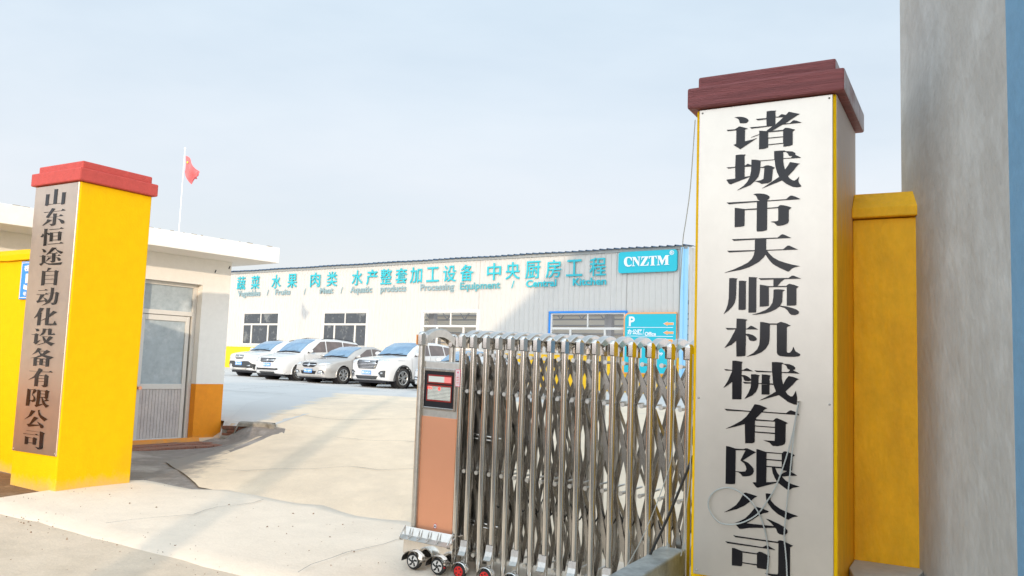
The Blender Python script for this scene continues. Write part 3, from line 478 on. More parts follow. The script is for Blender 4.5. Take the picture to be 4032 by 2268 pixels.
crack('slab_crack', [W(-3.0,-.5),W(-2.85,.2),W(-2.95,1.1)], .007, X['joint'], .052, .06); crack('slab_crack', [W(-.9,-.55),W(-1.0,.3),W(-.85,1.2)], .007, X['joint'], .052, .06)
# gate apron: a worn concrete strip a few centimetres thick under the gate track
def apron():
    front = [W(-4.62+i*.25, -.66+.07*noise.noise(Vector((i*.6,1,0)))) for i in range(0,33)]
    back = [W(-4.62+i*.25, (1.08 if i<4 else 1.32)+.10*noise.noise(Vector((i*.5,7,0)))) for i in range(0,33)]
    mb = MB(); vs = []; rows = []
    for i in range(33):
        f, b = Vector(front[i]), Vector(back[i]); row = []
        for k, (s, h) in enumerate(((-.02,-.02),(.0,.008),(.12,.024),(.4,.040),(.6,.045),(.9,.040),(.98,.03),(1.0,-.03))):
            p = f+(b-f)*s; row.append(len(vs)); vs.append((p.x, p.y, z_ground(p.x, p.y)+h))
        rows.append(row)
    fs = [(rows[i][k], rows[i+1][k], rows[i+1][k+1], rows[i][k+1]) for i in range(32) for k in range(7)]
    mb.add(vs, fs, True); o = part('gate_apron', mb, X['apron']); tag(o, kind='structure')
apron()
# scattered grit, dry leaves and small stones on the street side
def grit():
    mb = MB()
    for i in range(520):
        t = random.uniform(-5.4, 1.2); n = random.uniform(-2.6, 1.0) if i % 3 else random.gauss(-.72, .10)
        if i % 7 == 0: t = random.uniform(-5.6, -4.3); n = random.uniform(-1.1, .2)
        p = W(t, n); z = z_ground(*p)+(.046 if -.6 < n < 1.0 and t > -4.55 else .008); r = random.choice((.002,.003,.004,.005,.009))*random.uniform(.7,1.3)
        a = random.uniform(0, 6.3); q = [(p[0]+math.cos(a+k*2.1)*r*random.uniform(.6,1.4), p[1]+math.sin(a+k*2.1)*r*random.uniform(.6,1.4)) for k in range(3)]
        mb.add([(q[0][0],q[0][1],z-.004),(q[1][0],q[1][1],z-.004),(q[2][0],q[2][1],z-.004),(p[0],p[1],z+r*.6)], [(0,1,3),(1,2,3),(2,0,3)])
    o = part('grit', mb, X['soil']); tag(o, 'scattered grit and crumbs of soil on the pale street concrete', 'grit', kind='stuff')
grit()

# ---------------------------------------------------------------- gate pillars
def pillar(name, label, Cn, yaw, wd, dp, zc, o1, o2, base, sz, shaft_mat, side_mat, cap_mat, body_label=None):
    t = thing(name, label, 'gate pillar', (Cn[0], Cn[1], 0), yaw)
    # local: x along the street face (0 = right corner), y into the yard, z up
    mb = MB(); mb.box(-wd, 0, 0, dp, base-.25, zc[0]-.001)
    sh = part('shaft', mb, None, t, bev=.012)
    sh.data.materials.append(shaft_mat); sh.data.materials.append(side_mat)
    for p in sh.data.polygons:
        if p.normal.x > .5: p.material_index = 1
    b1 = o1+.012
    cs_ = part('cap_slab', MB().box(-wd-b1, b1, -b1, dp+b1, zc[0], zc[1]), cap_mat, t, bev=.012)
    ct_ = part('cap_top', MB().box(-wd-o2, o2, -o2, dp+o2, zc[1]+.001, zc[2]), cap_mat, t, bev=.012)
    if cap_mat is X['maroon']:
        for o_ in (cs_, ct_):
            o_.data.materials.append(X['cap_wear_sky'])
            for p in o_.data.polygons:
                if p.normal.x > .5: p.material_index = 1
    return t
pr = pillar('gate_pillar', 'ochre gate pillar with dark maroon cap at the right, carrying the larger steel name plate',
     (1.7231,4.3231), YR, .77397, .79853, (3.03,3.1544,3.2301), .0336, -.0044, -.05, None, X['yel'], X['yelworn'], X['maroon'])
LYAW = -0.5338840122280106
pl = pillar('gate_pillar', 'bright yellow gate pillar with red cap at the left, lit by the sun',
     (-4.2566,7.9238), LYAW, .77117, .78873, (3.14925,3.27955,3.35766), .0283, -.0066, .08, None, X['yel'], X['yel'], X['red'])

def sign(label, Cn, yaw, wd, z0, z1, m, data, steel, group):
    left = (Cn[0]-math.cos(yaw)*wd, Cn[1]-math.sin(yaw)*wd)
    t = thing('company_sign', label, 'company sign', (left[0], left[1], 0), yaw)
    part('plate', MB().box(m, wd-m, -.012, .004, z0, z1), steel, t, bev=.002, seg=1)
    holes = {}; chars = []
    for ch, polys in data:
        if ch[0] == 'H': holes.setdefault(ch[1:], []).extend(polys)
        else: chars.append((ch, polys))
    cv = lambda pl: [(x/1000, z/1000) for x, z in pl]
    k = 0
    allh = [cv(h) for hs in holes.values() for h in hs]
    for ch, polys in chars:
        glyph([cv(p) for p in polys], allh, .003, X['black'], t, 'character', -.0145)
    for x in (m+.018, wd-m-.018):
        for z in (z1-.02, (z0+z1)/2-.35, z0+.02):
            part('screw', MB().lathe([(0,.004),(.003,.0035),(.005,.0015),(.006,0)], Matrix.Translation((x,-.012,z)) @ Matrix.Rotation(PI/2,4,'X'), 10), X['ssd'], t)
    return t
GL = json.loads(GLYPHS)
s1 = sign('tall stainless steel plate with eleven large black vertical characters on the right pillar', (1.7231,4.3231), YR, .77397, .3845, 3.0226, .0203, GL['r'], X['steel'], None)
s2 = sign('narrow tan-toned steel plate with thirteen small black vertical characters on the left yellow pillar', (-4.2566,7.9238), LYAW, .77117, .4833, 3.1397, .012, GL['l'], X['steelL'], None)

# ---------------------------------------------------------------- low yellow walls beside the pillars
def low_wall(label, loc, yaw, x0, x1, y0, y1, zb, zw, zc0, zc1, zc2, body, cap):
    t = thing('boundary_wall', label, 'wall', (loc[0], loc[1], 0), yaw)
    part('wall_body', MB().box(x0, x1, y0, y1, zb, zw), body, t, bev=.008)
    pr_ = [(y0-.04, zc0), (y1+.04, zc0), (y1+.04, zc1), ((y0+y1)/2+.05, zc2), ((y0+y1)/2-.05, zc2), (y0-.04, zc1)]
    mb = MB(); vs = []; n = len(pr_); K = max(2, int((x1-x0)/.15))
    for i in range(K+1):
        x = x0+(x1-x0)*i/K
        for (y, z) in pr_: vs.append((x, y+.004*noise.noise(Vector((x*7,y*9,0))), z+.007*noise.noise(Vector((x*5,y*11,3)))))
    fs = [(i*n+k, i*n+(k+1)%n, (i+1)*n+(k+1)%n, (i+1)*n+k) for i in range(K) for k in range(n)]
    fs += [tuple(range(n)), tuple(range((K+1)*n-1, K*n-1, -1))]
    mb.add(vs, fs); part('coping', mb, cap, t, bev=.006)
    return t
lwl = low_wall('sunlit yellow boundary wall with rounded coping running left from the left pillar', (-4.9207,8.3163), LYAW, -7, -.001, .37, .61, -.1, 2.462, 2.464, 2.53, 2.60, X['yel'], X['yel'])
lwr = low_wall('short ochre boundary wall in shade between the right pillar and the grey building', (1.7231,4.3231), YR, .001, .425, .63, .87, .3, 2.44, 2.445, 2.50, 2.61, X['yel2'], X['yel2'])
# blue number plate on the left wall
t = thing('number_plate', 'blue enamel house number plate with white border on the left yellow wall', 'number plate', (-4.9207,8.3163,0), LYAW)
part('plate', MB().box(-.785,-.385,.346,.368,2.03,2.449), X['blplate'], t, bev=.004)
fr = MB()
for b in ((-.772,-.398,2.427,2.434),(-.772,-.398,2.045,2.052),(-.772,-.765,2.0525,2.4265),(-.405,-.398,2.0525,2.4265)): fr.box(b[0],b[1],.3425,.3455,b[2],b[3])
part('border', fr, X['wlet'], t)
text('密州', -.72,-.45,2.335,2.405,.345,X['wlet'],t,'lettering',.02,.003)
text('5', -.70,-.47,2.13,2.31,.345,X['wlet'],t,'lettering',.05,.003)
text('号', -.70,-.64,2.065,2.11,.345,X['wlet'],t,'lettering',.02,.003)

# ---------------------------------------------------------------- grey building hard by on the right
def prism_poly(name, pts, z0, z1, material, parent):
    mb = MB(); n = len(pts)
    mb.add([(x,y,z0) for x,y in pts]+[(x,y,z1) for x,y in pts], [tuple(range(n))[::-1], tuple(range(n,2*n))]+[(i,(i+1)%n,(i+1)%n+n,i+n) for i in range(n)])
    return part(name, mb, material, parent, bev=.012)
R0, R1, R2 = Vector((2.425,5.075)), Vector((1.944,3.172)), Vector((1.06,-.35))
R1b = Vector((1.955,3.215))
t = thing('neighbour_building', 'tall grey rendered building wall at the right edge, with a blue painted part', 'building', (R1.x, R1.y, 0), 0)
o = R1
prism_poly('grey_wall', [(p.x-o.x,p.y-o.y) for p in (R0,R1,Vector((6.5,2.4)),Vector((6.8,4.6)))], -.3, 8.2, X['grey'], t)
Rm = R1+(R2-R1).normalized()*.55
prism_poly('blue_wall', [(p.x-o.x,p.y-o.y) for p in (R1-Vector((.006,.0)),Rm-Vector((.006,.0)),Vector((6.3,1.8)),Vector((6.49,2.39)))], -.3, 8.6, X['bluep'], t)
prism_poly('side_wall', [(p.x-o.x,p.y-o.y) for p in (Rm+Vector((.004,-.001)),R2,Vector((5.6,-1.3)),Vector((6.29,1.79)))], -.3, 8.4, X['grey'], t)
ledge = MB(); lp = [W2 for W2 in ((1.741,4.372),(2.30,4.62),(2.12,3.95),(1.80,4.05))]
mb = MB(); Q = [Vector((1.7231,4.3231))+Dv*a+Nv*b for a,b in ((.004,.40),(.004,.627),(.372,.627),(.30,.0),(.12,-.1))]
mb.add([(q.x,q.y,-.2) for q in Q]+[(q.x,q.y,.452) for q in Q], [tuple(range(5))[::-1], tuple(range(5,10))]+[(i,(i+1)%5,(i+1)%5+5,i+5) for i in range(5)])
lo = part('plinth', mb, X['grey'], None, bev=.006); tag(lo, 'grey concrete plinth in the corner at the foot of the short ochre wall', 'plinth')

# ---------------------------------------------------------------- gatehouse
gh = thing('gatehouse', 'white flat-roofed gatehouse with orange dado and a glazed aluminium door', 'gatehouse', (GC.x, GC.y, 0), GY)
ZP, ZS, ZT, GB = 1.031, 3.019, 3.267, .10
LEFT = -7.2; REC = .13
dl0, dl1 = -1.45, -.495            # door opening
dz0, dz1 = .165, 2.60
bw = MB()
def wallbox(mb, x0, x1, z0, z1, y0=0, y1=.24): mb.box(x0, x1, y0, y1, z0, z1)
up_ = MB(); lo_ = MB()
wallbox(up_, LEFT, dl0, ZP+.001, ZS-.001); wallbox(up_, dl1, 0, ZP+.001, ZS-.001); wallbox(up_, dl0+.0005, dl1-.0005, dz1, ZS-.001)
up_.box(-.24, 0, .2405, 3.6, ZP+.001, ZS-.001); up_.box(LEFT, -.24, 3.36, 3.6, ZP+.001, ZS-.001)
part('wall', up_, X['white'], gh)
wallbox(lo_, LEFT, dl0, GB-.2, ZP); wallbox(lo_, dl1, 0, GB-.2, ZP); wallbox(lo_, dl0+.0005, dl1-.0005, GB-.2, dz0-.012)
lo_.box(-.24, 0, .2405, 3.6, GB-.2, ZP); lo_.box(LEFT, -.24, 3.36, 3.6, GB-.2, ZP)
part('dado', lo_, X['orange'], gh, bev=.006)
ft = MB(); ft.add([(LEFT,-.001,GB+.10),(.03,-.001,GB+.10),(.03,-.001,GB-.2),(LEFT,-.001,GB-.2),(LEFT,-.07,GB+.02),(.08,-.07,GB+.0),(.08,-.09,GB-.2),(LEFT,-.09,GB-.2)],
     [(0,1,5,4),(4,5,6,7),(1,2,6,5),(0,4,7,3)])
part('footing', ft, X['orange'], gh)
part('roof_slab', MB().box(LEFT-.4, .389, -.722, 3.9, ZS, ZT), X['white'], gh, bev=.006)
rb = MB()
for i in range(26):
    x = random.uniform(-5, .35); rb.box(x, x+random.uniform(.02,.1), -.72, -.70, ZT-.002, ZT+random.uniform(.002,.01))
part('roof_crumbs', rb, X['kerb'], gh)
# door set in its recess
fy0, fy1 = REC, REC+.06
frm = MB()
for b in ((dl0+.002, dl0+.05, dz0, dz1-.002), (-.563, dl1-.002, dz0, dz1-.002), (dl0+.0505, -.5635, 2.545, dz1-.003), (dl0+.0505, -.5635, 2.09, 2.16)): frm.box(b[0], b[1], fy0, fy1, b[2], b[3])
part('door_frame', frm, X['alu'], gh, bev=.004)
dr = MB()
for b in ((-1.395,-1.325,.18,2.083),(-.652,-.59,.18,2.083),(-1.3245,-.6525,2.0,2.082),(-1.3245,-.6525,.945,1.025),(-1.3245,-.6525,.181,.20)): dr.box(b[0], b[1], fy0+.012, fy1-.006, b[2], b[3])
door = part('door', dr, X['alu'], gh, bev=.004)
part('pane', MB().box(-1.3245,-.6525,fy0+.034,fy0+.040,1.0255,1.9995), X['glassf'], door)
for i in range(13):
    x0 = -1.3245+i*.672/13; part('slat', MB().box(x0+.0015, x0+.672/13-.0015, fy0+.022, fy0+.036, .2005, .9445), X['doorp'], door, bev=.003, seg=1)
part('handle', MB().cyl((-1.36,fy0+.012,.965),(-1.36,fy0-.045,.965),.022,16).cyl((-1.36,fy0-.0455,.965),(-1.36,fy0-.056,.965),.028,16), X['copper'], door)
part('transom_pane', MB().box(dl0+.0505,-.5635,fy0+.03,fy0+.036,2.1605,2.5445), X['glassf'], gh)
part('door_sill', MB().box(dl0+.003, dl1-.003, .001, REC+.07, dz0-.011, dz0+.003), X['alu'], gh, bev=.002)
# small holes left in the wall under the eaves
for x, z in ((-.29, 2.84), (-.04, 2.93)): part('wall_hole', MB().obox(Matrix.Translation((x,-.001,z)) @ Matrix.Rotation(.4,4,'Y'), .008, .004, .025), X['blk'], gh)
# red pavers lying along the foot of the gatehouse wall
gx = 0
pvx = thing('paving_row', 'row of loose dull red paving slabs along the foot of the gatehouse door wall', 'paving slabs', (GC.x, GC.y, 0), GY)
x = -2.35
while x < .62:
    wv = random.uniform(.29,.34); dy = random.uniform(-.03,.03)
    for r in range(2):
        zz = .098
        mb = MB(); mb.box(0, wv-.008, -.245, 0, -.02, .045)
        part('paving_slab', mb, X['paver'], pvx, (x+.02*r, -.10-r*.255+dy-.03*max(0,x), zz-(.012 if r else 0)), (random.uniform(-.02,.03), random.uniform(-.03,.03), random.uniform(-.04,.04)), bev=.008)
    x += wv
# kerb: raised edge of the yard slab beside the gatehouse, with exposed bricks below
kb = thing('yard_kerb', 'crumbling kerb of the yard slab with exposed old bricks, beside the gatehouse corner', 'kerb', (-4.5,13.12,0), 0)
zk = lambda x: z_ground(-4.5+x, 13.2)+.0
km = MB(); vs = []
for i in range(10):
    x = i*.09; zt = zk(x)+.02
    for (y, dz) in ((-.05,-.05),(-.05,.0),(-.03,.02),(.10,.02),(.12,0)): vs.append((x, y+.008*noise.noise(Vector((x*9,dz*30,1))), zt+dz+.006*noise.noise(Vector((x*8,y*9,2)))))
km.add(vs, [(i*5+k,(i+1)*5+k,(i+1)*5+k+1,i*5+k+1) for i in range(9) for k in range(4)])
km.cyl((.80,-.03,zk(.8)-.22),(.80,-.03,zk(.8)+.03),.06,12)
part('kerb_top', km, X['kerb'], kb)
for r in range(3):
    for i in range(4):
        z1_ = zk(.4)-.035-r*.055; x0 = i*.20+(.08 if r%2 else 0)
        if x0 > .7: continue
        part('brick', MB().box(x0+.006, min(x0+.19,.78), -.02+random.uniform(-.02,.012), .08, z1_-.048, z1_), X['brick'], kb, bev=.004, seg=1)
part('mortar', MB().box(0,.80,.012,.1,-.05,zk(.4)-.04), X['kerb'], kb)
# flagpole beyond the gatehouse
fp = thing('flagpole', 'slim white flagpole with a limp red flag, rising beyond the gatehouse roof', 'flagpole', (-12.36, 30.0, 0), 0)
part('pole', MB().cyl((0,0,.5),(0,0,9.05),.026,12,.016), X['pole'], fp)
part('finial', MB().lathe([(0,.06),(.03,.04),(.04,0),(.03,-.04),(0,-.06)], Matrix.Translation((0,0,9.1)), 12), X['pole'], fp)
def flag():
    nx, nz = 26, 20; vs = []
    for j in range(nz+1):
        v = j/nz
        for i in range(nx+1):
            u = i/nx
            x = .045+u*.62*(1-.25*v)+.02*math.sin(u*9+v*3)
            z = 8.83-.70*u**1.1-v*(.62+.22*math.sin(u*PI*1.2)-.30*u)+.05*math.sin(u*8)
            y = .10*math.sin(u*11+v*2.2)*(.25+u)+.05*math.sin(v*9+u*4)*u
            vs.append((x,y,z))
    mb = MB(); mb.add(vs, [(j*(nx+1)+i,j*(nx+1)+i+1,(j+1)*(nx+1)+i+1,(j+1)*(nx+1)+i) for j in range(nz) for i in range(nx)], True); return mb
fo = part('flag', flag(), X['flag'], fp, fix=False); m_ = fo.modifiers.new('s','SOLIDIFY'); m_.thickness = .004
st = [(.14+.05*math.sin(k*PI/5)*(1 if k%2==0 else .42), 8.58+.05*math.cos(k*PI/5)*(1 if k%2==0 else .42)) for k in range(10)]
part('star', MB().prism(st, -.045, -.035), X['star'], fp)
# ---------------------------------------------------------------- warehouse
WC = Vector((7.393, 36.1621)); WY = -0.6165243523384818
wh = thing('warehouse', 'long cream corrugated warehouse with turquoise lettering, yellow base wall and blue roof edge', 'warehouse', (WC.x, WC.y, 0), WY)
WL = -46.0; WZ1 = 6.985; BASE = 2.08
wins = [(-30.603,-26.934,2.22,4.306,3.545,-28.77,-29.65,-27.99), (-22.926,-19.155,2.22,4.278,3.545,-21.017,-21.882,-20.153),
        (-14.992,-11.122,2.20,4.227,3.452,-12.99,-13.91,-12.09), (-6.708,-2.569,2.18,4.109,3.352,-4.60,-5.54,-3.664)]
RIB = .285
def clad(u0, u1, z0, z1):
    mb = MB(); pts = [(u0, 0)]
    k = math.floor(u0/RIB)
    while k*RIB < u1+RIB:
        c = k*RIB
        for du, y in ((-.032,0),(-.014,-.042),(.014,-.042),(.032,0)):
            if u0 < c+du < u1: pts.append((c+du, y))
        k += 1
    pts.append((u1, 0)); n = len(pts)
    mb.add([(u,y,z0) for u,y in pts]+[(u,y,z1) for u,y in pts], [(i,i+1,i+1+n,i+n) for i in range(n-1)])
    return mb
edges = sorted(set([round(WL+i*.855,3) for i in range(int(-WL/.855)+1)]+[0.083]+[e for w_ in wins for e in (w_[0]-.0, w_[1]+.0)]))
for a, b in zip(edges[:-1], edges[1:]):
    if b-a < .004: continue
    c = (a+b)/2; wn_ = [w_ for w_ in wins if w_[0] < c < w_[1]]
    spans = [(BASE-.02, WZ1)] if not wn_ else [(BASE-.02, wn_[0][2]), (wn_[0][3], WZ1)]
    for z0, z1 in spans: part('wall_panel', clad(a+.0008, b-.0008, z0, z1), X['panel'], wh, fix=False)
mb = MB(); mb.box(WL, .08, -.05, .30, -.2, BASE-.03); part('base_wall', mb, X['ydado'], wh, bev=.01)
mb = MB(); mb.box(WL, .08, -.07, .02, BASE-.03, BASE-.0); part('base_ledge', mb, X['ydado'], wh)
# end wall beyond the corner and dark lining
mb = MB(); pts = [(0.3915, 0)]; k = 0
nn_ = 40; pp = []
for i in range(nn_*4): pass
pp = []
for i in range(42):
    c = .2+i*.36
    for dv, e in ((-.026,0),(-.012,.032),(.012,.032),(.026,0)): pp.append((.3925+e, c+dv))
m_ = len(pp); mb.add([(u,v,.2) for u,v in pp]+[(u,v,7.0) for u,v in pp], [(i,i+1,i+1+m_,i+m_) for i in range(m_-1)])
part('end_wall', mb, X['panel'], wh, fix=False)
part('corner_trim', MB().box(.084, .3905, -.045, .10, .3, 7.02), X['trim'], wh, bev=.004)
part('downpipe', MB().box(.11, .24, -.13, -.0455, .35, 6.98), X['trim'], wh, bev=.012)
part('flashing', MB().box(WL, .40, -.075, -.034, 6.90, 7.035).box(WL,.40,-.0335,.05,6.986,7.03), X['flash'], wh, bev=.003)
# roof of ribbed blue sheets: each sheet one part
def roof_sheet(back=8.0):
    mb = MB(); pts = []
    for k in range(3):
        c = .19+k*.38
        for du, h in ((-.06,0),(-.025,.05),(.025,.05),(.06,0)): pts.append((c+du, h))
    pts = [(0,0)]+pts+[(1.14,0)]; n = len(pts); V = []
    for (y, dz) in ((-.22, 0), (back, back*.1)):
        V += [(x, y, h+dz) for x, h in pts]
    V += [(x, -.22, h-.012) for x, h in pts]
    mb.add(V, [(i,i+1,i+1+n,i+n) for i in range(n-1)]+[(i+2*n,i+1+2*n,i+1,i) for i in range(n-1)]); return mb
rsm = roof_sheet().mesh('roof_sheet', False); rsm.materials.append(X['roofb'])
u = .46-1.14
rs2 = roof_sheet(.9).mesh('roof_sheet', False); rs2.materials.append(X['roofb'])
part('added_skylight', MB().add([(-19,.9,7.14),(.4,.9,7.14),(.4,8,7.85),(-19,8,7.85)],[(0,1,2,3)]), X['clear'], wh, fix=False)  # unseen opening in the roof, added to light the hall inside
while u > WL: put(rsm if u < -19 else rs2, 'roof_sheet', None, wh, (u, 0, 7.045+.012*math.sin(u*1.3))); u -= 1.14
mb = MB()
for u in [WL+i*RIB for i in range(int(-WL/RIB))]:
    for z in (6.72, 4.42, 3.05):
        if z < 4.4 and any(w_[0] < u < w_[1] for w_ in wins): continue
        mb.box(u+.10, u+.122, -.008, -.0005, z, z+.022)
tag(part('screw_heads', mb, X['ssd'], wh), kind='stuff')
# windows
def window(w_, trimm, glass, low=True, lab=None):
    u0, u1, z0, z1, zr, um, ul, ur = w_
    mb = MB(); T = .10
    mb.box(u0-.06, u1+.06, -.06, .03, z1-.02, z1+.075); mb.box(u0-.06, u0+.035, -.055, .03, z0+.0005, z1-.0205); mb.box(u1-.035, u1+.06, -.055, .03, z0+.0005, z1-.0205)
    o = part('window', mb, trimm, wh, bev=.004)
    if lab: o['label'] = lab
    fr = MB(); a, b = u0+.036, u1-.036
    fr.box(a, a+.09, -.02, .05, z0+.09, z1-.0215); fr.box(b-.09, b, -.02, .05, z0+.09, z1-.0215)
    fr.box(a, b, -.03, .05, z0+.001, z0+.09); fr.box(a+.0905, b-.0905, -.02, .05, z1-.08, z1-.022)
    fr.box(a+.0905, b-.0905, -.025, .05, zr-.055, zr+.055)
    fr.box(um-.035, um+.035, -.02, .05, zr+.0555, z1-.0805)
    for c in (ul, ur): fr.box(c-.055, c+.055, -.018, .05, z0+.0905, zr-.0555)
    part('frame', fr, X['alu'], o, bev=.003)
    for x0, x1, za, zb in ((a+.0905,um-.0355,zr+.0555,z1-.0805),(um+.0355,b-.0905,zr+.0555,z1-.0805),(a+.0905,ul-.0555,z0+.0905,zr-.0555),(ul+.0555,ur-.0555,z0+.0905,zr-.0555),(ur+.0555,b-.0905,z0+.0905,zr-.0555)):
        part('pane', MB().add([(x0,.02,za),(x1,.02,za),(x1,.02,zb),(x0,.02,zb)], [(0,1,2,3)]), glass, o, fix=False)
    # curtains and reflections of the dark panes are patches in the glass colour
    return o
window(wins[0], X['wtrim'], X['glassd']); window(wins[1], X['wtrim'], X['glassd'])
window(wins[2], X['wtrim'], X['clear']); window(wins[3], X['btrim'], X['clear'], lab='window with bright blue trim beside the direction board')
# hall seen through the two clear windows
mb = MB(); mb.box(-19, .07, 5.0, 5.1, .3, 6.9); part('inner_wall', mb, X['inwall'], wh)
mb = MB()
for z in (2.7,3.3,3.75,4.35,5.0): mb.box(-19, .07, 4.93, 4.995, z, z+.07)
part('girt', mb, X['col'], wh)
mb = MB()
for u in (-18.6,-15.4,-12.0,-8.2,-4.25,-.6): mb.box(u, u+.38, 1.0, 1.3, .3, 6.8)
part('column', mb, X['col'], wh)
mb = MB()
for i in range(14):
    u = -18.5+i*1.3; mb.bar((u,3.2,4.0),(u+.65,3.2,4.8),.05,.05); mb.bar((u+.65,3.2,4.8),(u+1.3,3.2,4.0),.05,.05)
mb.bar((-18.6,3.2,4.0),(0,3.2,4.0),.08,.06); mb.bar((-18.6,3.2,4.8),(0,3.2,4.8),.08,.06)
part('truss', mb, X['col'], wh)
mb = MB(); mb.box(-13.9,-12.9,3.6,4.6,.3,3.35); mb.box(-5.2,-4.3,3.6,4.6,.3,2.9); part('machine', mb, X['col'], wh)
part('inner_floor', MB().box(-19,.07,.301,4.9,.2,.62), X['conc'], wh)
part('inner_end_wall', MB().box(-19.1,-19.001,.1,5.0,.3,6.9), X['inwall'], wh)
part('dark_lining', MB().box(-46,-19.2,.6,.7,.3,6.9), X['blk'], wh)

# lettering on the wall
row = [('蔬',-30.92),('菜',-29.458),('水',-27.379),('果',-25.849),('肉',-23.728),('类',-22.243),('水',-20.113),('产',-18.915),('整',-17.799),('套',-16.621),('加',-15.522),('工',-14.319),('设',-13.128),('备',-11.958),('中',-10.172),('央',-8.989),('厨',-7.77),('房',-6.564),('工',-5.376),('程',-4.084)]
for ch, u in row:
    wdt = .44; zc = 6.265
    hz = .44 if ch not in '工' else .40
    text(ch, u-wdt, u+wdt, zc-hz, zc+hz, -.062, X['teal'], wh, 'character', .008, .04)
words = [('Vegetables',-31.202,-28.915),('/',-28.24,-28.07),('Fruits',-27.411,-25.96),('/',-24.70,-24.53),('Meat',-23.243,-22.102),('/',-21.45,-21.28),('Aquatic',-20.644,-18.866),('products',-18.187,-16.206),('Processing',-15.164,-12.775),('Equipment',-12.378,-9.763),('/',-9.05,-8.87),('Central',-8.15,-6.375),('Kitchen',-5.436,-3.617)]
SERIF = {}
for wd_, a, b in words:
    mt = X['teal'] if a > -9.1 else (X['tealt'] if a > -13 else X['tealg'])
    asc = any(c in 'bdfhklitVFMAPECKq' for c in wd_); desc = any(c in 'gpqy' for c in wd_) and wd_ != '/'
    zb = 5.40 if not desc else 5.27
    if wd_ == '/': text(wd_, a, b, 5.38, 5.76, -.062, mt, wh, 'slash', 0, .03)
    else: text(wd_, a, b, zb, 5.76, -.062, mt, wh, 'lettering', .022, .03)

# brand board and direction board
bb = thing('sign_board', 'turquoise board with white CNZTM lettering high on the warehouse wall', 'sign board', (WC.x, WC.y, 0), WY)
def rrect(x0, x1, z0, z1, rs, seg=6):
    pts = []
    for (cx, cz, a0, r) in ((x1-rs[0], z1-rs[0], 0, rs[0]), (x0+rs[1], z1-rs[1], PI/2, rs[1]), (x0+rs[2], z0+rs[2], PI, rs[2]), (x1-rs[3], z0+rs[3], 1.5*PI, rs[3])):
        if r < .001: pts.append((cx, cz)); continue
        for k in range(seg+1): t_ = a0+PI/2*k/seg; pts.append((cx+r*math.cos(t_), cz+r*math.sin(t_)))
    return pts
part('board', MB().prism(rrect(-2.96,-.055,5.905,6.885,(.13,)*4), -.16, -.06), X['tealb'], bb)
LT = [[(690,480),(702,562),(685,562),(660,505),(600,482),(565,505),(548,590),(562,665),(610,700),(660,688),(690,658),(688,700),(640,728),(580,735),(520,710),(480,650),(470,590),(485,520),(530,470),(590,458),(650,462)],
[(700,465),(795,458),(895,610),(895,470),(860,465),(860,452),(945,447),(945,462),(915,468),(912,715),(895,715),(755,520),(752,690),(785,705),(785,718),(700,722),(700,708),(735,697),(732,480),(700,476)],
[(975,445),(1160,438),(1160,455),(1030,690),(1110,685),(1150,650),(1160,600),(1175,600),(1170,700),(945,710),(945,695),(1075,465),(1030,468),(990,490),(980,540),(965,540)],
[(1180,435),(1395,422),(1400,500),(1385,500),(1375,460),(1335,445),(1325,445),(1325,670),(1355,682),(1355,695),(1220,700),(1220,687),(1255,675),(1255,450),(1240,450),(1205,470),(1195,510),(1182,510)],
[(1410,420),(1500,415),(1565,560),(1640,405),(1740,400),(1740,413),(1712,420),(1712,650),(1740,660),(1740,672),(1610,682),(1610,668),(1640,660),(1640,480),(1555,680),(1545,680),(1455,480),(1455,660),(1488,675),(1488,687),(1405,692),(1405,680),(1437,668),(1437,430),(1410,432)]]
def cz(p):
    x, y = p; f = (x-300)/1645; yt = 330-115*f; yb = 915-65*f
    return (-2.961+f*2.909, 6.895-(y-yt)/(yb-yt)*.985)
for pl in LT: glyph([[cz(p) for p in pl]], [], .03, X['wlet'], bb, 'letter', -.176)
text('®', -.40, -.19, 6.63, 6.84, -.16, X['wlet'], bb, 'letter', .01, .02)
db = thing('direction_board', 'turquoise direction board with orange edge and arrows, fixed beside the warehouse corner', 'direction board', (WC.x, WC.y, 0), WY)
def pz(x, y): return (-2.613+(x-305)*(2.578/995), 4.08-(y-250)*.00239)
part('edging', MB().prism(rrect(-2.62,-.03,1.3,4.08,(.02,.27,.02,.02)), -.15, -.06), X['olet'], db)
part('board', MB().prism(rrect(-2.545,-.035,1.36,4.01,(.02,.22,.02,.02)), -.165, -.1505), X['tealb'], db)
def dtext(s_, x0, y0, x1, y1, m_=X['wlet'], b_=.02):
    a, b = pz(x0, y1), pz(x1, y0); text(s_, a[0], b[0], a[1], b[1], -.1655, m_, db, 'lettering', b_, .006)
dtext('P', 408, 325, 522, 510, b_=.03)
for y in (532, 698, 868):
    a = pz(370, y+5); b = pz(1245, y-4); part('rule', MB().box(a[0], b[0], -.170, -.1655, a[1], b[1]), X['wlet'], db)
dtext('办公区', 383, 568, 665, 672, b_=.035); dtext('/', 680, 560, 708, 675, b_=0); dtext('Office', 718, 618, 930, 690, b_=.03)
dtext('展', 383, 735, 462, 835, b_=.03); dtext('厅', 578, 735, 665, 835, b_=.03); dtext('/', 680, 735, 708, 835, b_=0)
dtext('PP', 985, 1000, 1065, 1058, b_=.03)
def arrow(cy, grow, y_, m_):
    g_ = grow; P_ = [(1070-g_*1.6,cy),(1145,cy-34-g_*1.2),(1145,cy-18-g_*.5),(1250+g_,cy-18-g_),(1250+g_,cy+20+g_),(1145,cy+20+g_*.5),(1145,cy+36+g_*1.2)]
    glyph([[pz(*p) for p in P_]], [], .004, m_, db, 'arrow', y_)
for cy in (463, 629): arrow(cy, 5, -.168, X['wlet']); arrow(cy, 0, -.1725, X['olet'])
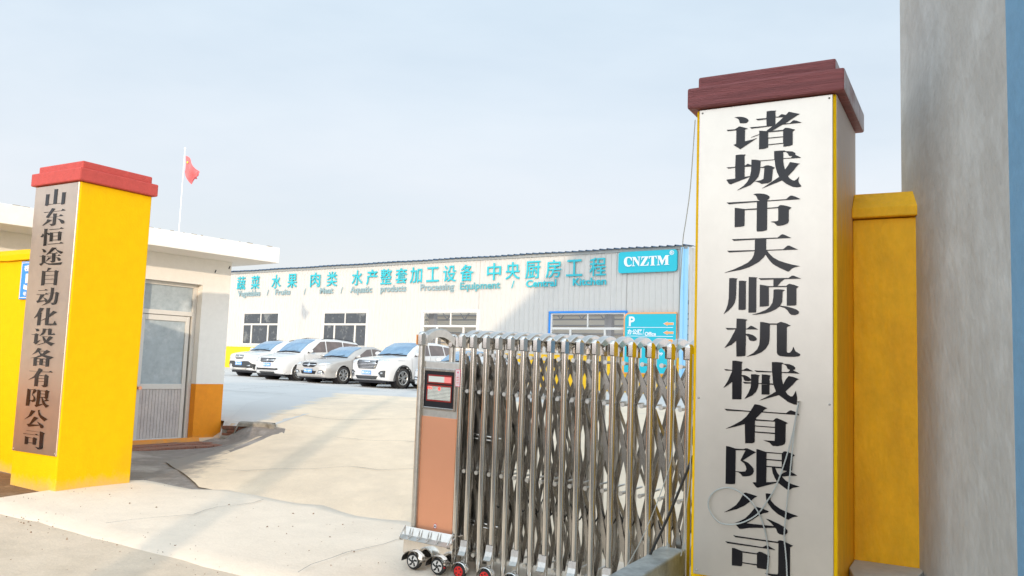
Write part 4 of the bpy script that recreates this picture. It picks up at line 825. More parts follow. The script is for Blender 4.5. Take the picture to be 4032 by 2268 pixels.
for g_, y_, m_ in ((5,-.168,X['wlet']),(0,-.1725,X['olet'])):
    P_ = [(1070-g_*1.6,770),(1120,736-g_*1.2),(1120,752-g_),(1245+g_,756-g_),(1245+g_,832+g_),(1212-g_,832+g_),(1212-g_,790+g_),(1120,788+g_*.5),(1120,806+g_*1.2)]
    glyph([[pz(*p) for p in P_]], [], .004, m_, db, 'arrow', y_)

# ---------------------------------------------------------------- retractable gate
gt = bpy.data.objects.new('retractable_gate', None); COL.objects.link(gt)
GS = 1.041
gt.scale = (GS,)*3; gt.location = (B0.x*GS, B0.y*GS, 1.5-1.5*GS+.002); gt.rotation_euler = (0, 0, YR)
tag(gt, 'stainless steel folding driveway gate with a copper-panelled drive unit, drawn back beside the right pillar', 'folding gate')
PT = [0.0,.091,.194,.29,.385,.481,.579,.682,.784,.888,.998,1.119,1.24,1.362,1.487,1.60]
CB = 1.606; DN = .39
def post_mesh(z0, z1, r): return MB().cyl((0,0,z0),(0,0,z1),r,20).mesh('post')
def cap_mesh(r, h=.082):
    mb = MB(); seg = 8; a = [((k+.5)*2*PI/seg) for k in range(seg)]
    def ring(rr, z): return [(rr*math.cos(t_)*1.04, rr*math.sin(t_)*.98, z) for t_ in a]
    v = ring(r*.97, 0)+ring(r, .006)+ring(r, h-.006)+ring(r*.93, h)
    mb.add(v, [tuple(range(8))[::-1]]+[(i+8*k,(i+1)%8+8*k,(i+1)%8+8*(k+1),i+8*(k+1)) for k in range(3) for i in range(8)]+[tuple(range(24,32))])
    mb.lathe([(r*.80, h+.0005),(r*.74, h+.008),(r*.5, h+.016),(.0005, h+.019)], seg=18)
    return mb.mesh('cap')
pm = post_mesh(.135, CB+.01, .0215); pm.materials.append(X['ss'])
pmB = post_mesh(.135, CB+.01, .0215); pmB.materials.append(X['ssr'])
cmsh = cap_mesh(.034); cmsh.materials.append(X['ss'])
pA = post_mesh(.16, CB+.01, .0235); pA.materials.append(X['ssr'])
def arch_mesh(L_, h=.072, wd_=.046, th=.046, ax='y'):
    """curved hollow-backed band from one cap to the next"""
    mb = MB(); K = 18; vs = []
    for i in range(K+1):
        s = i/K; y = L_*s; z = h*math.sin(PI*s)**.8
        for (dx, dz) in ((-wd_/2,-th),(-wd_/2,0),(-wd_/2*.8,.007),(wd_/2*.8,.007),(wd_/2,0),(wd_/2,-th),(wd_/2-.004,-th),(wd_/2-.004,-.004),(-wd_/2+.004,-.004),(-wd_/2+.004,-th)):
            p = (dx, y, z+dz) if ax == 'y' else (y, dx, z+dz); vs.append(p)
    m_ = 10; fs = [(i*m_+k,i*m_+(k+1)%m_,(i+1)*m_+(k+1)%m_,(i+1)*m_+k) for i in range(K) for k in range(m_)]
    fs += [tuple(range(m_))[::-1], tuple(range(K*m_,K*m_+m_))]
    mb.add(vs, fs, False); return mb.mesh('arch')
am = arch_mesh(DN); am.materials.append(X['ss'])
for k, t_ in enumerate(PT):
    for back in (0, 1):
        if back and k == 0: pass
        z = .045 if (k % 2 or back) else 0
        po = put(pm if not back else pmB, 'post', None, gt, (t_, back*DN, 0))
        put(cmsh, 'cap', None, po, (0, 0, CB))
    put(am, 'arch', None, gt, (t_, .0, CB+.052))
po = put(pA, 'post', None, gt, (-.341, .0, 0)); put(cap_mesh(.037), 'cap', X['ss'], po, (0,0,CB))
rfl = MB().box(-.0385,-.030,-.022,.022,.006,.076); part('reflector', rfl, X['olet'], po, (-.002,0,CB))
po = put(pA, 'post', None, gt, (-.341, DN, 0)); put(cap_mesh(.037), 'cap', X['ss'], po, (0,0,CB))
put(arch_mesh(DN, .072, .06, .055), 'arch', X['ssr'], gt, (-.341, 0, CB+.052))
# scissor bars and their pins
LV = [(1.565,1.312),(1.312,.775),(.775,.235)]
pin = MB(); pin.cyl((0,-.012,0),(0,.045,0),.0095,12).cyl((0,-.020,0),(0,-.0125,0),.014,12); pinm = pin.mesh('pin'); pinm.materials.append(X['ssr'])
for k in range(len(PT)-1):
    a, b = PT[k], PT[k+1]
    for li, (za, zb) in enumerate(LV):
        for n_, off in ((.045, 0), (DN-.05, 0)):
            wb = .030 if n_ < .1 else .024
            part('cross_bar', MB().bar((a,n_,za),(b,n_,zb),wb,.004), X['ssd'], gt)
            part('cross_bar', MB().bar((b,n_+.012,za),(a,n_+.012,zb),wb,.004), X['ssd'], gt)
        if li and k % 2 == 1:
            # wide tie plates folding between front and back rows
            part('cross_bar', MB().bar((a+.01,.06,za-.02),(b-.01,DN-.07,zb+.02),.026,.004, side=Vector((1,-.3,0))), X['ssd'], gt)
            part('cross_bar', MB().bar((b-.01,.06,za-.02),(a+.01,DN-.07,zb+.02),.026,.004, side=Vector((1,.3,0))), X['ssd'], gt)
    m_ = (a+b)/2
    for z in (1.565,1.312,.775,.235):
        put(pinm, 'pin', None, gt, (m_+.008, .012, z)); 
    for z in (1.312,.775,.235): part('spacer_rod', MB().cyl((m_+.008,.055,z),(m_+.008,DN-.03,z),.007,8), X['ssr'], gt)
# small carrier wheels under every second post
rim = MB().lathe([(.004,-.012),(.030,-.012),(.033,-.009),(.033,-.004)], Matrix.Rotation(PI/2,4,'X'), 20)
hubm = MB()
for i in range(5):
    t_ = i*2*PI/5; hubm.obox(Matrix.Rotation(t_,4,'Y') @ Matrix.Translation((.018,-.013,0)), .012, .003, .006)
hubm.cyl((0,-.017,0),(0,-.008,0),.010,12); hubm.lathe([(.030,.014),(.033,.014),(.033,.0165),(.028,.0165)], Matrix.Rotation(PI/2,4,'X'), 20)
for k in range(1, 16, 2):
    t_ = PT[k]
    br = MB(); vs = []
    for i, (y, z) in enumerate(((-.026,.325),(-.034,.285),(-.044,.255),(-.062,.232),(-.072,.230))): vs += [(-.026,y,z),(.026,y,z)]
    br.add(vs, [(2*i,2*i+1,2*i+3,2*i+2) for i in range(4)])
    br.box(-.016,.016,-.030,-.022,.14,.30)
    b_ = part('bracket', br, X['ssd'], gt, (t_,0,0), fix=False); mm = b_.modifiers.new('s','SOLIDIFY'); mm.thickness = .003
    wh_ = part('wheel', MB().lathe([(.0,-.020),(.036,-.020),(.046,-.013),(.047,0),(.046,.013),(.036,.020),(0,.020)], Matrix.Rotation(PI/2,4,'X'), 24), X['rub'], gt, (t_, -.062, .135))
    part('hub', MB().cyl((0,-.0235,0),(0,-.0205,0),.033,20), X['redp'], wh_)
    sp_ = MB()
    for i in range(5):
        a_ = i*2*PI/5; sp_.cyl((.020*math.cos(a_),-.0245,.020*math.sin(a_)),(.020*math.cos(a_),-.0237,.020*math.sin(a_)),.006,8)
    part('hub_hole', sp_, X['blk'], wh_)
    part('wheel_guard', MB().lathe([(.050,-.026),(.054,-.026),(.060,-.018),(.060,.020),(.056,.022)], Matrix.Rotation(PI/2,4,'X'), 16, -.02*PI, PI*1.02), X['ss'], gt, (t_, -.062, .135), fix=False)
# drive unit
_before = set(bpy.data.objects)
cb = part('drive_cabinet', MB().box(-.472,-.022,.008,DN-.01,.10,1.502), X['ssr'], gt, bev=.004)
part('copper_front', MB().box(-.468,-.030,.0035,.0078,.212,1.078), X['copper'], cb, bev=.001)
part('copper_back', MB().box(-.468,-.030,DN-.0098,DN-.006,.212,1.078), X['copper'], cb)
fr = MB()
for b in ((-.462,-.440,1.130,1.450),(-.070,-.048,1.130,1.450),(-.4395,-.0705,1.428,1.450),(-.4395,-.0705,1.130,1.152)): fr.box(b[0],b[1],-.006,.0078,b[2],b[3])
part('display_frame', fr, X['ssd'], cb, bev=.004)
part('display_panel', MB().box(-.4395,-.0705,.002,.0075,1.1525,1.4275), X['blk'], cb)
for nm, x0, x1, z0, z1 in (('screen_bezel',-.405,-.098,1.333,1.400),('screen_bezel',-.412,-.100,1.196,1.322)):
    f = MB(); e = .011
    for b in ((x0,x0+e,z0,z1),(x1-e,x1,z0,z1),(x0+e+.0003,x1-e-.0003,z1-e,z1),(x0+e+.0003,x1-e-.0003,z0,z0+e)): f.box(b[0],b[1],-.0035,.0018,b[2],b[3])
    part(nm, f, X['rframe'], cb, bev=.002)
part('screen', MB().box(-.3935,-.195,-.001,.0018,1.3445,1.3885), X['lcd'], cb)
part('screen', MB().box(-.1948,-.1095,-.0012,.0018,1.3445,1.3885), X['lcdp'], cb)
part('dot_screen', MB().box(-.4005,-.1115,-.001,.0018,1.2075,1.3105), X['dots'], cb)
text('日G', -.398,-.345,1.288,1.306,-.0014,X['led'],cb,'lit_digit',.03,.001)
text('付', -.268,-.238,1.282,1.309,-.0014,X['led'],cb,'lit_digit',.04,.001)
sk = part('skirt', MB().prism([(-.045,.19),(.0,.215),(DN,.215),(DN+.03,.19),(DN+.03,.035),(-.05,.035)], -.572, .035, 'x'), X['ss'], gt, bev=.004)
tray = MB(); tray.add([(-.575,-.040,.235),(.036,-.040,.235),(.036,-.058,.175),(-.575,-.058,.175),(.036,-.095,.150),(-.575,-.095,.150)], [(0,1,2,3),(3,2,4,5)])
o_ = part('skirt_lip', tray, X['ssr'], sk, fix=False); mm = o_.modifiers.new('s','SOLIDIFY'); mm.thickness = .003
for x in (-.47,-.355,-.24,-.125):
    part('hook', MB().tube([(x-.016,-.046,.228),(x-.016,-.062,.19),(x-.012,-.082,.168),(x,-.094,.158),(x+.012,-.082,.168),(x+.016,-.062,.19),(x+.016,-.046,.228)], .0035, 8), X['ss'], sk)
for x in (-.562,.024): part('hook', MB().tube([(x,-.04,.24),(x,-.07,.20),(x,-.10,.17),(x,-.10,.15),(x,-.07,.14)], .006, 8), X['ss'], sk)
lg = part('round_sticker', MB().cyl((-.235,.0033,.262),(-.235,.0022,.262),.021,24), X['redp'], cb)
part('sticker_disc', MB().cyl((-.235,.0020,.262),(-.235,.0014,.262),.0175,24), X['paper'], lg)
part('lock', MB().cyl((-.235,.0012,.262),(-.235,-.004,.262),.006,14), X['blk'], lg)
_new = [o for o in bpy.data.objects if o not in _before]
for o in _new:
    for v in o.data.vertices: v.co.x = -.03+(v.co.x+.03)*.6705; v.co.z = .1378+.9065*v.co.z
for x in (-.236,-.038):
    wv = part('wheel', MB().lathe([(0,-.024),(.050,-.024),(.063,-.017),(.066,0),(.063,.017),(.050,.024),(0,.024)], Matrix.Rotation(PI/2,4,'X'), 28), X['rub'], gt, (x, -.125, .156))
    wv.scale = (.86,.9,.86)
    part('hub', MB().lathe([(0,.0245),(.045,.0245),(.049,.022)], Matrix.Rotation(PI/2,4,'X'), 28), X['alu'], wv)
    vv = MB()
    for i in range(5):
        a_ = i*2*PI/5+.3; pl_ = [(.012*math.cos(a_),.012*math.sin(a_)),(.040*math.cos(a_-.28),.040*math.sin(a_-.28)),(.043*math.cos(a_+.05),.043*math.sin(a_+.05)),(.022*math.cos(a_+.5),.022*math.sin(a_+.5))]
        vv.prism(pl_, -.0262, -.0247)
    part('hub_opening', vv, X['blk'], wv)
    part('hub_cap', MB().cyl((0,-.029,0),(0,-.0263,0),.013,14), X['rub'], wv)
    part('wheel_guard', MB().lathe([(.068,-.040),(.074,-.042),(.080,-.034),(.076,-.028),(.084,-.022),(.084,.060)], Matrix.Rotation(PI/2,4,'X'), 20, 0, PI), X['ss'], gt, (x, -.125, .156), fix=False).scale = (.86,.86,.86)
    part('axle', MB().cyl((x,-.12,.156),(x,.05,.156),.012,10), X['ssd'], gt)
_b2 = set(bpy.data.objects)
stk = MB().box(-.021,.019,-.0285,-.0262,1.318,1.448); so = part('warning_sticker', stk, X['pink'], gt)
part('sticker_face', MB().box(-.018,.016,-.0292,-.0287,1.322,1.444), X['paper'], so)
part('warning_triangle', MB().prism([(-.001,1.438),(-.011,1.418),(.009,1.418)], -.0297, -.0294), X['pink'], so)
part('prohibition_ring', MB().lathe([(.007,.0),(.009,.0),(.009,.0004),(.007,.0004)], Matrix.Translation((-.001,-.0295,1.400)) @ Matrix.Rotation(PI/2,4,'X'), 20), X['pink'], so)
mb = MB()
for z in (1.384,1.372,1.360,1.348,1.336): mb.box(-.013,.011,-.0296,-.0293,z,z+.004)
part('sticker_line', mb, X['redp'], so)
for o in [o for o in bpy.data.objects if o not in _b2]:
    for v in o.data.vertices: v.co.x = v.co.x*.93-.0105; v.co.z = 1.339+(v.co.z-1.318)*.9
mh = part('motor_housing', MB().box(.025,.20,.10,DN-.08,.16,1.50), X['ssd'], gt, bev=.004)
for z in (1.02,.44): part('rod', MB().cyl((.02,.09,z),(.30,.06,z-.01),.008,10).cyl((.02,.08,z-.025),(.26,.055,z-.03),.006,10), X['ss'], gt)
# hanging power cable looped along the gate
pts = []
for k in range(2, 15):
    a, b = PT[k], PT[k+1] if k < 15 else PT[k]+.1
    for i in range(8): s = i/8; pts.append((a+(b-a)*s, .15, .64-.10*math.sin(PI*s)))
part('power_cable', MB().tube(pts, .005, 6), X['cable'], gt)
# the gate follows the slight cross fall of the driveway; its posts stay plumb
def cross_fall(o, x0=0):
    if o.location.x: o.location.z -= .0265*o.location.x; return
    if o.type == 'MESH':
        for v in o.data.vertices: v.co.z -= .0265*v.co.x
    for c_ in o.children: cross_fall(c_)
bpy.context.view_layer.update()
for o_ in gt.children: cross_fall(o_)

# galvanised box section lying in front of the gate end
a = Vector((0.968,5.149)); axis = Vector((-.482,-.876)).normalized(); side = Vector((.876,-.482))
a = a - axis*.01
bxm = thing('steel_box_section', 'weathered galvanised box section resting in front of the gate beside the right pillar', 'steel box section', (a.x, a.y, 0), math.atan2(axis.y, axis.x))
mb = MB(); vs = []; K = 22
for i in range(K+1):
    x = i*.075
    w2 = .15; 
    for (y, z) in ((0,0),(0,.43),(.15,.43),(.15,0)): vs.append((x, y+.003*noise.noise(Vector((x*6,y*20,1))), z-.06*(z==0)+.004*noise.noise(Vector((x*6,y*20,z*3)))))
mb.add(vs, [(i*4+k,i*4+(k+1)%4,(i+1)*4+(k+1)%4,(i+1)*4+k) for i in range(K) for k in range(4)]+[(0,1,2,3),(K*4+3,K*4+2,K*4+1,K*4)])
part('box_body', mb, X['galv'], bxm, bev=.012)

# ---------------------------------------------------------------- ropes and cables
def smooth_path(pts, sub=6):
    P_ = [Vector(p) for p in pts]; out_ = []
    for i in range(len(P_)-1):
        p0 = P_[max(i-1,0)]; p1 = P_[i]; p2 = P_[i+1]; p3 = P_[min(i+2,len(P_)-1)]
        for k in range(sub):
            s = k/sub; out_.append(.5*((2*p1)+(-p0+p2)*s+(2*p0-5*p1+4*p2-p3)*s*s+(-p0+3*p1-3*p2+p3)*s**3))
    out_.append(P_[-1]); return out_
def twisted(path, R, r, strands=3, pitch=.045):
    mb = MB(); P_ = path; d_ = [0]
    for i in range(1, len(P_)): d_.append(d_[-1]+(P_[i]-P_[i-1]).length)
    for s in range(strands):
        q = []
        tot = d_[-1]; n = int(tot/.006); j = 0
        for i in range(n+1):
            L_ = tot*i/n
            while j < len(d_)-2 and d_[j+1] < L_: j += 1
            f = (L_-d_[j])/max(1e-6, d_[j+1]-d_[j]); p = P_[j].lerp(P_[j+1], f); dr_ = (P_[j+1]-P_[j]).normalized()
            a_ = Vector((0,1,0)); a_ = (a_-dr_*a_.dot(dr_)).normalized(); b_ = dr_.cross(a_); t_ = 2*PI*(L_/pitch+s/strands)
            q.append(p+(a_*math.cos(t_)+b_*math.sin(t_))*R)
        mb.tube(q, r, 5)
    return mb
Lx, Ly = 1.7231-math.cos(YR)*.77397, 4.3231-math.sin(YR)*.77397
rA = [[0.586,1.363],[0.569,1.258],[0.554,1.09],[0.539,0.938],[0.524,0.794],[0.513,0.659],[0.521,0.567],[0.529,0.452],[.528,.25],[.50,.0]]
rB = [[0.583,1.347],[0.554,1.186],[0.515,1.039],[0.469,0.907],[0.422,0.823],[0.374,0.753],[0.31,0.705],[0.245,0.681],[0.178,0.681],[0.132,0.717],[0.106,0.771],[0.118,0.822],[0.151,0.854],[0.201,0.872],[0.251,0.869],[0.301,0.846],[0.342,0.814],[0.382,0.754],[0.407,0.685],[0.423,0.608],[0.43,0.53],[0.424,0.436],[.41,.2],[.39,.0]]
for lab, path, yy in (('wire rope hanging straight down in front of the right steel plate', rA, -.040), ('wire rope hanging in a loose loop in front of the right steel plate', rB, -.030)):
    pts = smooth_path([(x, yy-.008*math.sin(i*.9), z) for i, (x, z) in enumerate(path)])
    o_ = part('wire_rope', twisted(pts, .0022, .0021), X['rope'], None, (Lx, Ly, 0), (0,0,YR)); tag(o_, lab, 'wire rope', 'wire ropes at the right pillar')
nail = part('nail', MB().cyl((.585,-.05,1.36),(.585,-.01,1.365),.004,8), X['ssd'], None, (Lx,Ly,0), (0,0,YR)); tag(nail, 'small nail holding the wire ropes on the right steel plate', 'nail')
rg = [(1.652,2.99),(1.63,2.6),(1.608,2.408),(1.59,2.28),(1.581,2.12),(1.573,1.902),(1.566,1.686),(1.558,1.544),(1.556,1.401),(1.549,1.2),(1.543,1.013),(1.503,.86),(1.427,.651),(1.344,.465),(1.25,.30),(1.12,.10),(1.0,-.02)]
o_ = part('wire_rope', twisted(smooth_path([(x,-.12,z) for x, z in rg]), 0.0017, .0016), X['rope'], None, (B0.x,B0.y,0), (0,0,YR)); tag(o_, 'wire rope slung from the right pillar down across the gate to the ground', 'wire rope', 'wire ropes at the right pillar')
r3 = [(1.655,1.6),(1.652,1.155),(1.644,.895),(1.624,.707),(1.612,.521),(1.60,.45)]
o_ = part('wire_rope', twisted(smooth_path([(x,-.10,z) for x, z in r3]), .0022, .002), X['rope'], None, (B0.x,B0.y,0), (0,0,YR)); tag(o_, 'short wire rope hanging close against the left edge of the right pillar', 'wire rope', 'wire ropes at the right pillar')
bc = [(1.66,1.02),(1.641,.972),(1.563,.772),(1.49,.598),(1.424,.458),(1.36,.30),(1.30,.08)]
o_ = part('black_cable', MB().tube(smooth_path([(x,-.085,z) for x, z in bc]), .008, 8), X['cable'], None, (B0.x,B0.y,0), (0,0,YR)); tag(o_, 'black rubber cable slanting across the folding gate near the right pillar', 'cable')

# ---------------------------------------------------------------- across the street, behind the camera
ow = thing('added_reflection_wall', 'unseen low wall added behind the camera for the right steel plate to reflect', 'wall', (B0.x, B0.y, 0), YR)
part('wall_body', MB().box(-30,2.2,-14.3,-14.0,-.5,2.1), X['owall'], ow); part('coping', MB().box(-30.05,2.25,-14.36,-13.94,2.101,2.2), X['kerb'], ow)  # unseen wall, added so the steel plate mirrors something darker low down
ot = thing('street_building', 'four-storey tan apartment building across the street with a pitched roof', 'building', (-.02, -9.0, 0), 0)
mb = MB(); mb.prism([(0,-.3),(0,12.6),(3.4,15.6),(7.5,18.8),(22,12.6),(22,-.3)], 0, -11)
part('wall', mb, X['tan'], ot)
for r in range(4):
    for c in range(6):
        w0 = part('window', MB().box(1.3+c*3.3,2.9+c*3.3,.002,.06,1.2+r*2.9,2.7+r*2.9), X['alu'], ot)
        part('pane', MB().box(1.38+c*3.3,2.82+c*3.3,.0605,.07,1.28+r*2.9,2.62+r*2.9), X['glassd'], w0)
up_ = thing('utility_pole', 'round concrete utility pole with a crossarm on the street behind the camera', 'utility pole', (-2.22,-4.6,0), 0)
part('pole', MB().cyl((0,0,-.2),(0,0,9),.17,18,.12), X['grey'], up_)
part('crossarm', MB().box(-.7,.7,-.05,.05,8.6,8.7), X['ssd'], up_)
# ---------------------------------------------------------------- parked cars
def cr(p0, p1, p2, p3, s): return .5*((2*p1)+(-p0+p2)*s+(2*p0-5*p1+4*p2-p3)*s*s+(-p0+3*p1-3*p2+p3)*s*s*s)
class CarBody:
    """lofted body: stations along the length, eight ring points from the floor to the roof centre line"""
    def __init__(b, c):
        b.c = c; L_, hw, H = c['L'], c['W']/2, c['H']; h0, h1, bl = c['h0'], c['h1'], c['belt']
        zb = c.get('zb', .22); sA, sB, sC, sD = c['s']
        def hood(s, f, zb_, z, drop=.06): return (s, [(0,zb_),(.84*f*hw,zb_),(.96*f*hw,zb_+.09),(1.0*f*hw,zb_+(z-zb_)*.52),(.965*f*hw,z-drop),(.87*f*hw,z-.02),(.79*f*hw,z),(0,z+.035)])
        def cab(s, f, zb_, be, z, in5=.80, in6=.70): return (s, [(0,zb_),(.86*f*hw,zb_),(.97*f*hw,zb_+.09),(1.0*f*hw,zb_+(be-zb_)*.5),(.955*f*hw,be),(in5*f*hw,z-.085),(in6*f*hw,z-.025),(0,z)])
        b.st = [hood(0,.66,zb+.10,h0-.20,.10), hood(.035,.80,zb+.05,h0-.10,.10), hood(.11,.90,zb+.02,h0-.035,.09), hood(.28,.965,zb,h0,.07), hood(.58,.99,zb,h0+(h1-h0)*.40,.06), hood(.92,1,zb,h0+(h1-h0)*.72,.055), hood(sA,1,zb,h1,.05),
                cab((sA+sB)/2,1,zb,bl-.01,h1+(H-h1)*.60,.835,.755), cab(sB,1,zb,bl,H-.045,.80,.70), cab(sB+.35,1,zb,bl+.01,H-.008,.79,.68), cab((sB+sC)/2,1,zb,bl+.03,H,.78,.67), cab(sC,.995,zb,bl+.07,H-.05-c.get('rdrop',.03),.77,.66),
                cab((sC+sD)/2,.985,zb,bl+.08,(H+bl)/2+.06,.80,.72), hood(sD,.975,zb,bl+.06,.03), hood(L_-.10,.93,zb+.05,bl-.02,.08), hood(L_,.82,zb+.12,bl-.16,.1)]
        b.n = len(b.st); b.smax = L_
    def at(b, s, r, side=1):
        st = b.st; i = 0
        while i < b.n-2 and st[i+1][0] <= s: i += 1
        s0, s1 = st[i][0], st[i+1][0]; f = max(0, min(1, (s-s0)/(s1-s0)))
        def ring(k, r):
            k = max(0, min(b.n-1, k)); P_ = st[k][1]; j = min(6, int(r)); g = r-j
            pts = [P_[max(0,j-1)], P_[j], P_[j+1], P_[min(7,j+2)]]
            if j == 6: pts[3] = (-P_[6][0], P_[6][1])
            if j in (4,5): return [P_[j][q]+(P_[j+1][q]-P_[j][q])*g for q in (0,1)]
            if j == 3: pts[3] = (2*P_[4][0]-P_[3][0], 2*P_[4][1]-P_[3][1])
            if j == 0: return [P_[0][q]+(P_[1][q]-P_[0][q])*g for q in (0,1)]
            return [cr(pts[0][q],pts[1][q],pts[2][q],pts[3][q],g) for q in (0,1)]
        a, c_ = ring(i, r), ring(i+1, r)
        f2 = f
        if i < 5:
            p, q_ = ring(i-1, r), ring(i+2, r); y = cr(p[0],a[0],c_[0],q_[0],f) if i > 0 else a[0]+(c_[0]-a[0])*f; z = cr(p[1],a[1],c_[1],q_[1],f) if i > 0 else a[1]+(c_[1]-a[1])*f
        else: y = a[0]+(c_[0]-a[0])*f2; z = a[1]+(c_[1]-a[1])*f2
        return Vector((side*y, s, z))
def car(label, u, v, c, paint, group='cars parked in a row in front of the warehouse', rot=0):
    b = CarBody(c); hw = c['W']/2
    p = WC+Vector((math.cos(WY), math.sin(WY)))*u+Vector((-math.sin(WY), math.cos(WY)))*v
    t = thing('parked_car', label, 'car', (p.x, p.y, z_ground(p.x, p.y)+.012), WY+rot, group)
    axF, axR, wr = c['ax'], c['L']-c['ax']-.02, c['wr']
    ss = sorted(set([x[0] for x in b.st]+[b.st[i][0]+(b.st[i+1][0]-b.st[i][0])*k/6 for i in range(b.n-1) for k in range(6)]+[axF-.42+.07*i for i in range(13)]+[axR-.42+.07*i for i in range(13)]))
    rr = [k/5 for k in range(0,36)]
    mb = MB(); vs = []; row = {}
    for si, s in enumerate(ss):
        for side in (1,-1):
            for ri, r in enumerate(rr):
                row[(si,side,ri)] = len(vs); vs.append(b.at(s, r, side))
    fs = []
    for si in range(len(ss)-1):
        for side in (1,-1):
            for ri in range(len(rr)-1):
                q = [row[(si,side,ri)],row[(si+1,side,ri)],row[(si+1,side,ri+1)],row[(si,side,ri+1)]]
                cx = sum(vs[k].y for k in q)/4; czz = sum(vs[k].z for k in q)/4; cy = abs(sum(vs[k].x for k in q)/4)
                if cy > .55*hw and any((cx-ax)**2+(czz-wr)**2 < (wr+.045)**2 for ax in (axF, axR)): continue
                fs.append(tuple(q) if side > 0 else tuple(q[::-1]))
    fs.append(tuple(row[(0,1,r)] for r in range(len(rr)))+tuple(row[(0,-1,r)] for r in range(len(rr)-1,-1,-1)))
    mb.add(vs, fs, True); mb.sm[-1] = False
    me = mb.mesh('body', False); bm = bmesh.new(); bm.from_mesh(me); bmesh.ops.remove_doubles(bm, verts=bm.verts, dist=.0005)
    bmesh.ops.recalc_face_normals(bm, faces=bm.faces); tree = BVHTree.FromBMesh(bm); bm.to_mesh(me); bm.free()
    body = put(me, 'body', paint, t)
    def patch(name, s0, s1, r0, r1, side, m_, off=.007, ns=10, nr=6, parent=t, sfun=None):
        mb = MB(); vs = []
        for i in range(ns+1):
            for j in range(nr+1):
                fr_ = j/nr; a, e = (s0, s1) if sfun is None else sfun(fr_)
                s = a+(e-a)*i/ns; r = r0+(r1-r0)*fr_
                p_ = b.at(s, r, side); d1 = b.at(min(s+.01,b.smax), r, side)-b.at(max(0,s-.01), r, side); d2 = b.at(s, min(7,r+.02), side)-b.at(s, max(0,r-.02), side)
                n_ = d1.cross(d2)
                if n_.length < 1e-9: n_ = Vector((side,0,0))
                n_.normalize()
                if n_.dot(p_-Vector((0, s, .6))) < 0: n_ = -n_
                vs.append(p_+n_*off)
        mb.add(vs, [(i*(nr+1)+j,(i+1)*(nr+1)+j,(i+1)*(nr+1)+j+1,i*(nr+1)+j+1) for i in range(ns) for j in range(nr)], True)
        return part(name, mb, m_, parent)
    sA, sB, sC, sD = c['s']
    # windscreen spans both halves
    mb = MB(); vs = []; N_, K_ = 12, 20
    for i in range(N_+1):
        s = sA+.03+(sB-sA-.06)*i/N_
        for j in range(K_+1):
            x = -1+2*j/K_; r = 7-abs(x)*.93; p_ = b.at(s, r, 1 if x >= 0 else -1); vs.append(p_+Vector((0,-.006,.008)))
    mb.add(vs, [(i*(K_+1)+j,(i+1)*(K_+1)+j,(i+1)*(K_+1)+j+1,i*(K_+1)+j+1) for i in range(N_) for j in range(K_)], True)
    part('windscreen', mb, X['wsb'], t)
    mb = MB(); vs = []
    for i in range(3):
        s = sA-.035+.04*i
        for j in range(K_+1):
            x = -1+2*j/K_; r = 7-abs(x)*.99; p_ = b.at(s, r, 1 if x >= 0 else -1); vs.append(p_+Vector((0,-.004,.010)))
    mb.add(vs, [(i*(K_+1)+j,(i+1)*(K_+1)+j,(i+1)*(K_+1)+j+1,i*(K_+1)+j+1) for i in range(2) for j in range(K_)], True)
    part('scuttle', mb, X['blk'], t)
    for s0 in (.05, -.45):
        a = b.at(sA+.01, 6.3, 1); p0 = Vector((s0*hw*2*.5, sA+.0, a.z+.035)); part('wiper', MB().cyl(p0, p0+Vector((.42,.10,.055)), .008, 6), X['blk'], t)
    bp = c['bp']          # pillars between the side windows
    for side in (1,-1):
        edges_ = [sA+.22]+bp+[c['swe']]
        for k in range(len(edges_)-1):
            a, e = edges_[k]+(.03 if k else 0), edges_[k+1]-.03
            if k == 0: f_ = lambda fr_, a=a, e=e: (a+(sB+.10-a)*fr_**1.15, e)
            elif k == len(edges_)-2: f_ = lambda fr_, a=a, e=e: (a, e-(.28 if c.get('fast') else .12)*fr_)
            else: f_ = None
            patch('side_window', a, e, 4.10, 4.93, side, X['sglass'], sfun=f_)
        patch('sill', .92+.35, axR-.40, 1.02, 2.0, side, X['clad'] if c.get('clad') else paint, off=.012)
        for q in bp: patch('door_seam', q-.006, q+.004, 1.6, 4.0, side, X['blk'], off=.002, ns=1, nr=8)
        patch('door_seam', sA+.10, sA+.11, 1.6, 4.0, side, X['blk'], off=.002, ns=1, nr=8)
        # mirror
        pm_ = b.at(sA+.33, 4.15, side); mm_ = MB(); R_ = Matrix.Translation(pm_+Vector((side*.14,-.02,.07)))
        mm_.lathe([(0,-.115),(.045,-.10),(.068,-.05),(.072,0),(.068,.05),(.045,.10),(0,.115)], R_ @ Matrix.Rotation(PI/2,4,'Y') @ Matrix.Diagonal((1,.8,1,1)), 14)
        mo = part('mirror', mm_, paint, t)
        part('mirror_foot', MB().obox(Matrix.Translation(pm_+Vector((side*.04,.0,.02))), .06,.03,.018), X['blk'], mo)
        if c.get('rails'):
            q = [b.at(s, 5.9, side)+Vector((0,0,.045 if 0 < k < 6 else .0)) for k, s in enumerate([sB+.25+i*(sC-sB-.35)/6 for i in range(7)])]
            part('roof_rail', MB().tube(q, .014, 6), X['blk'], t)
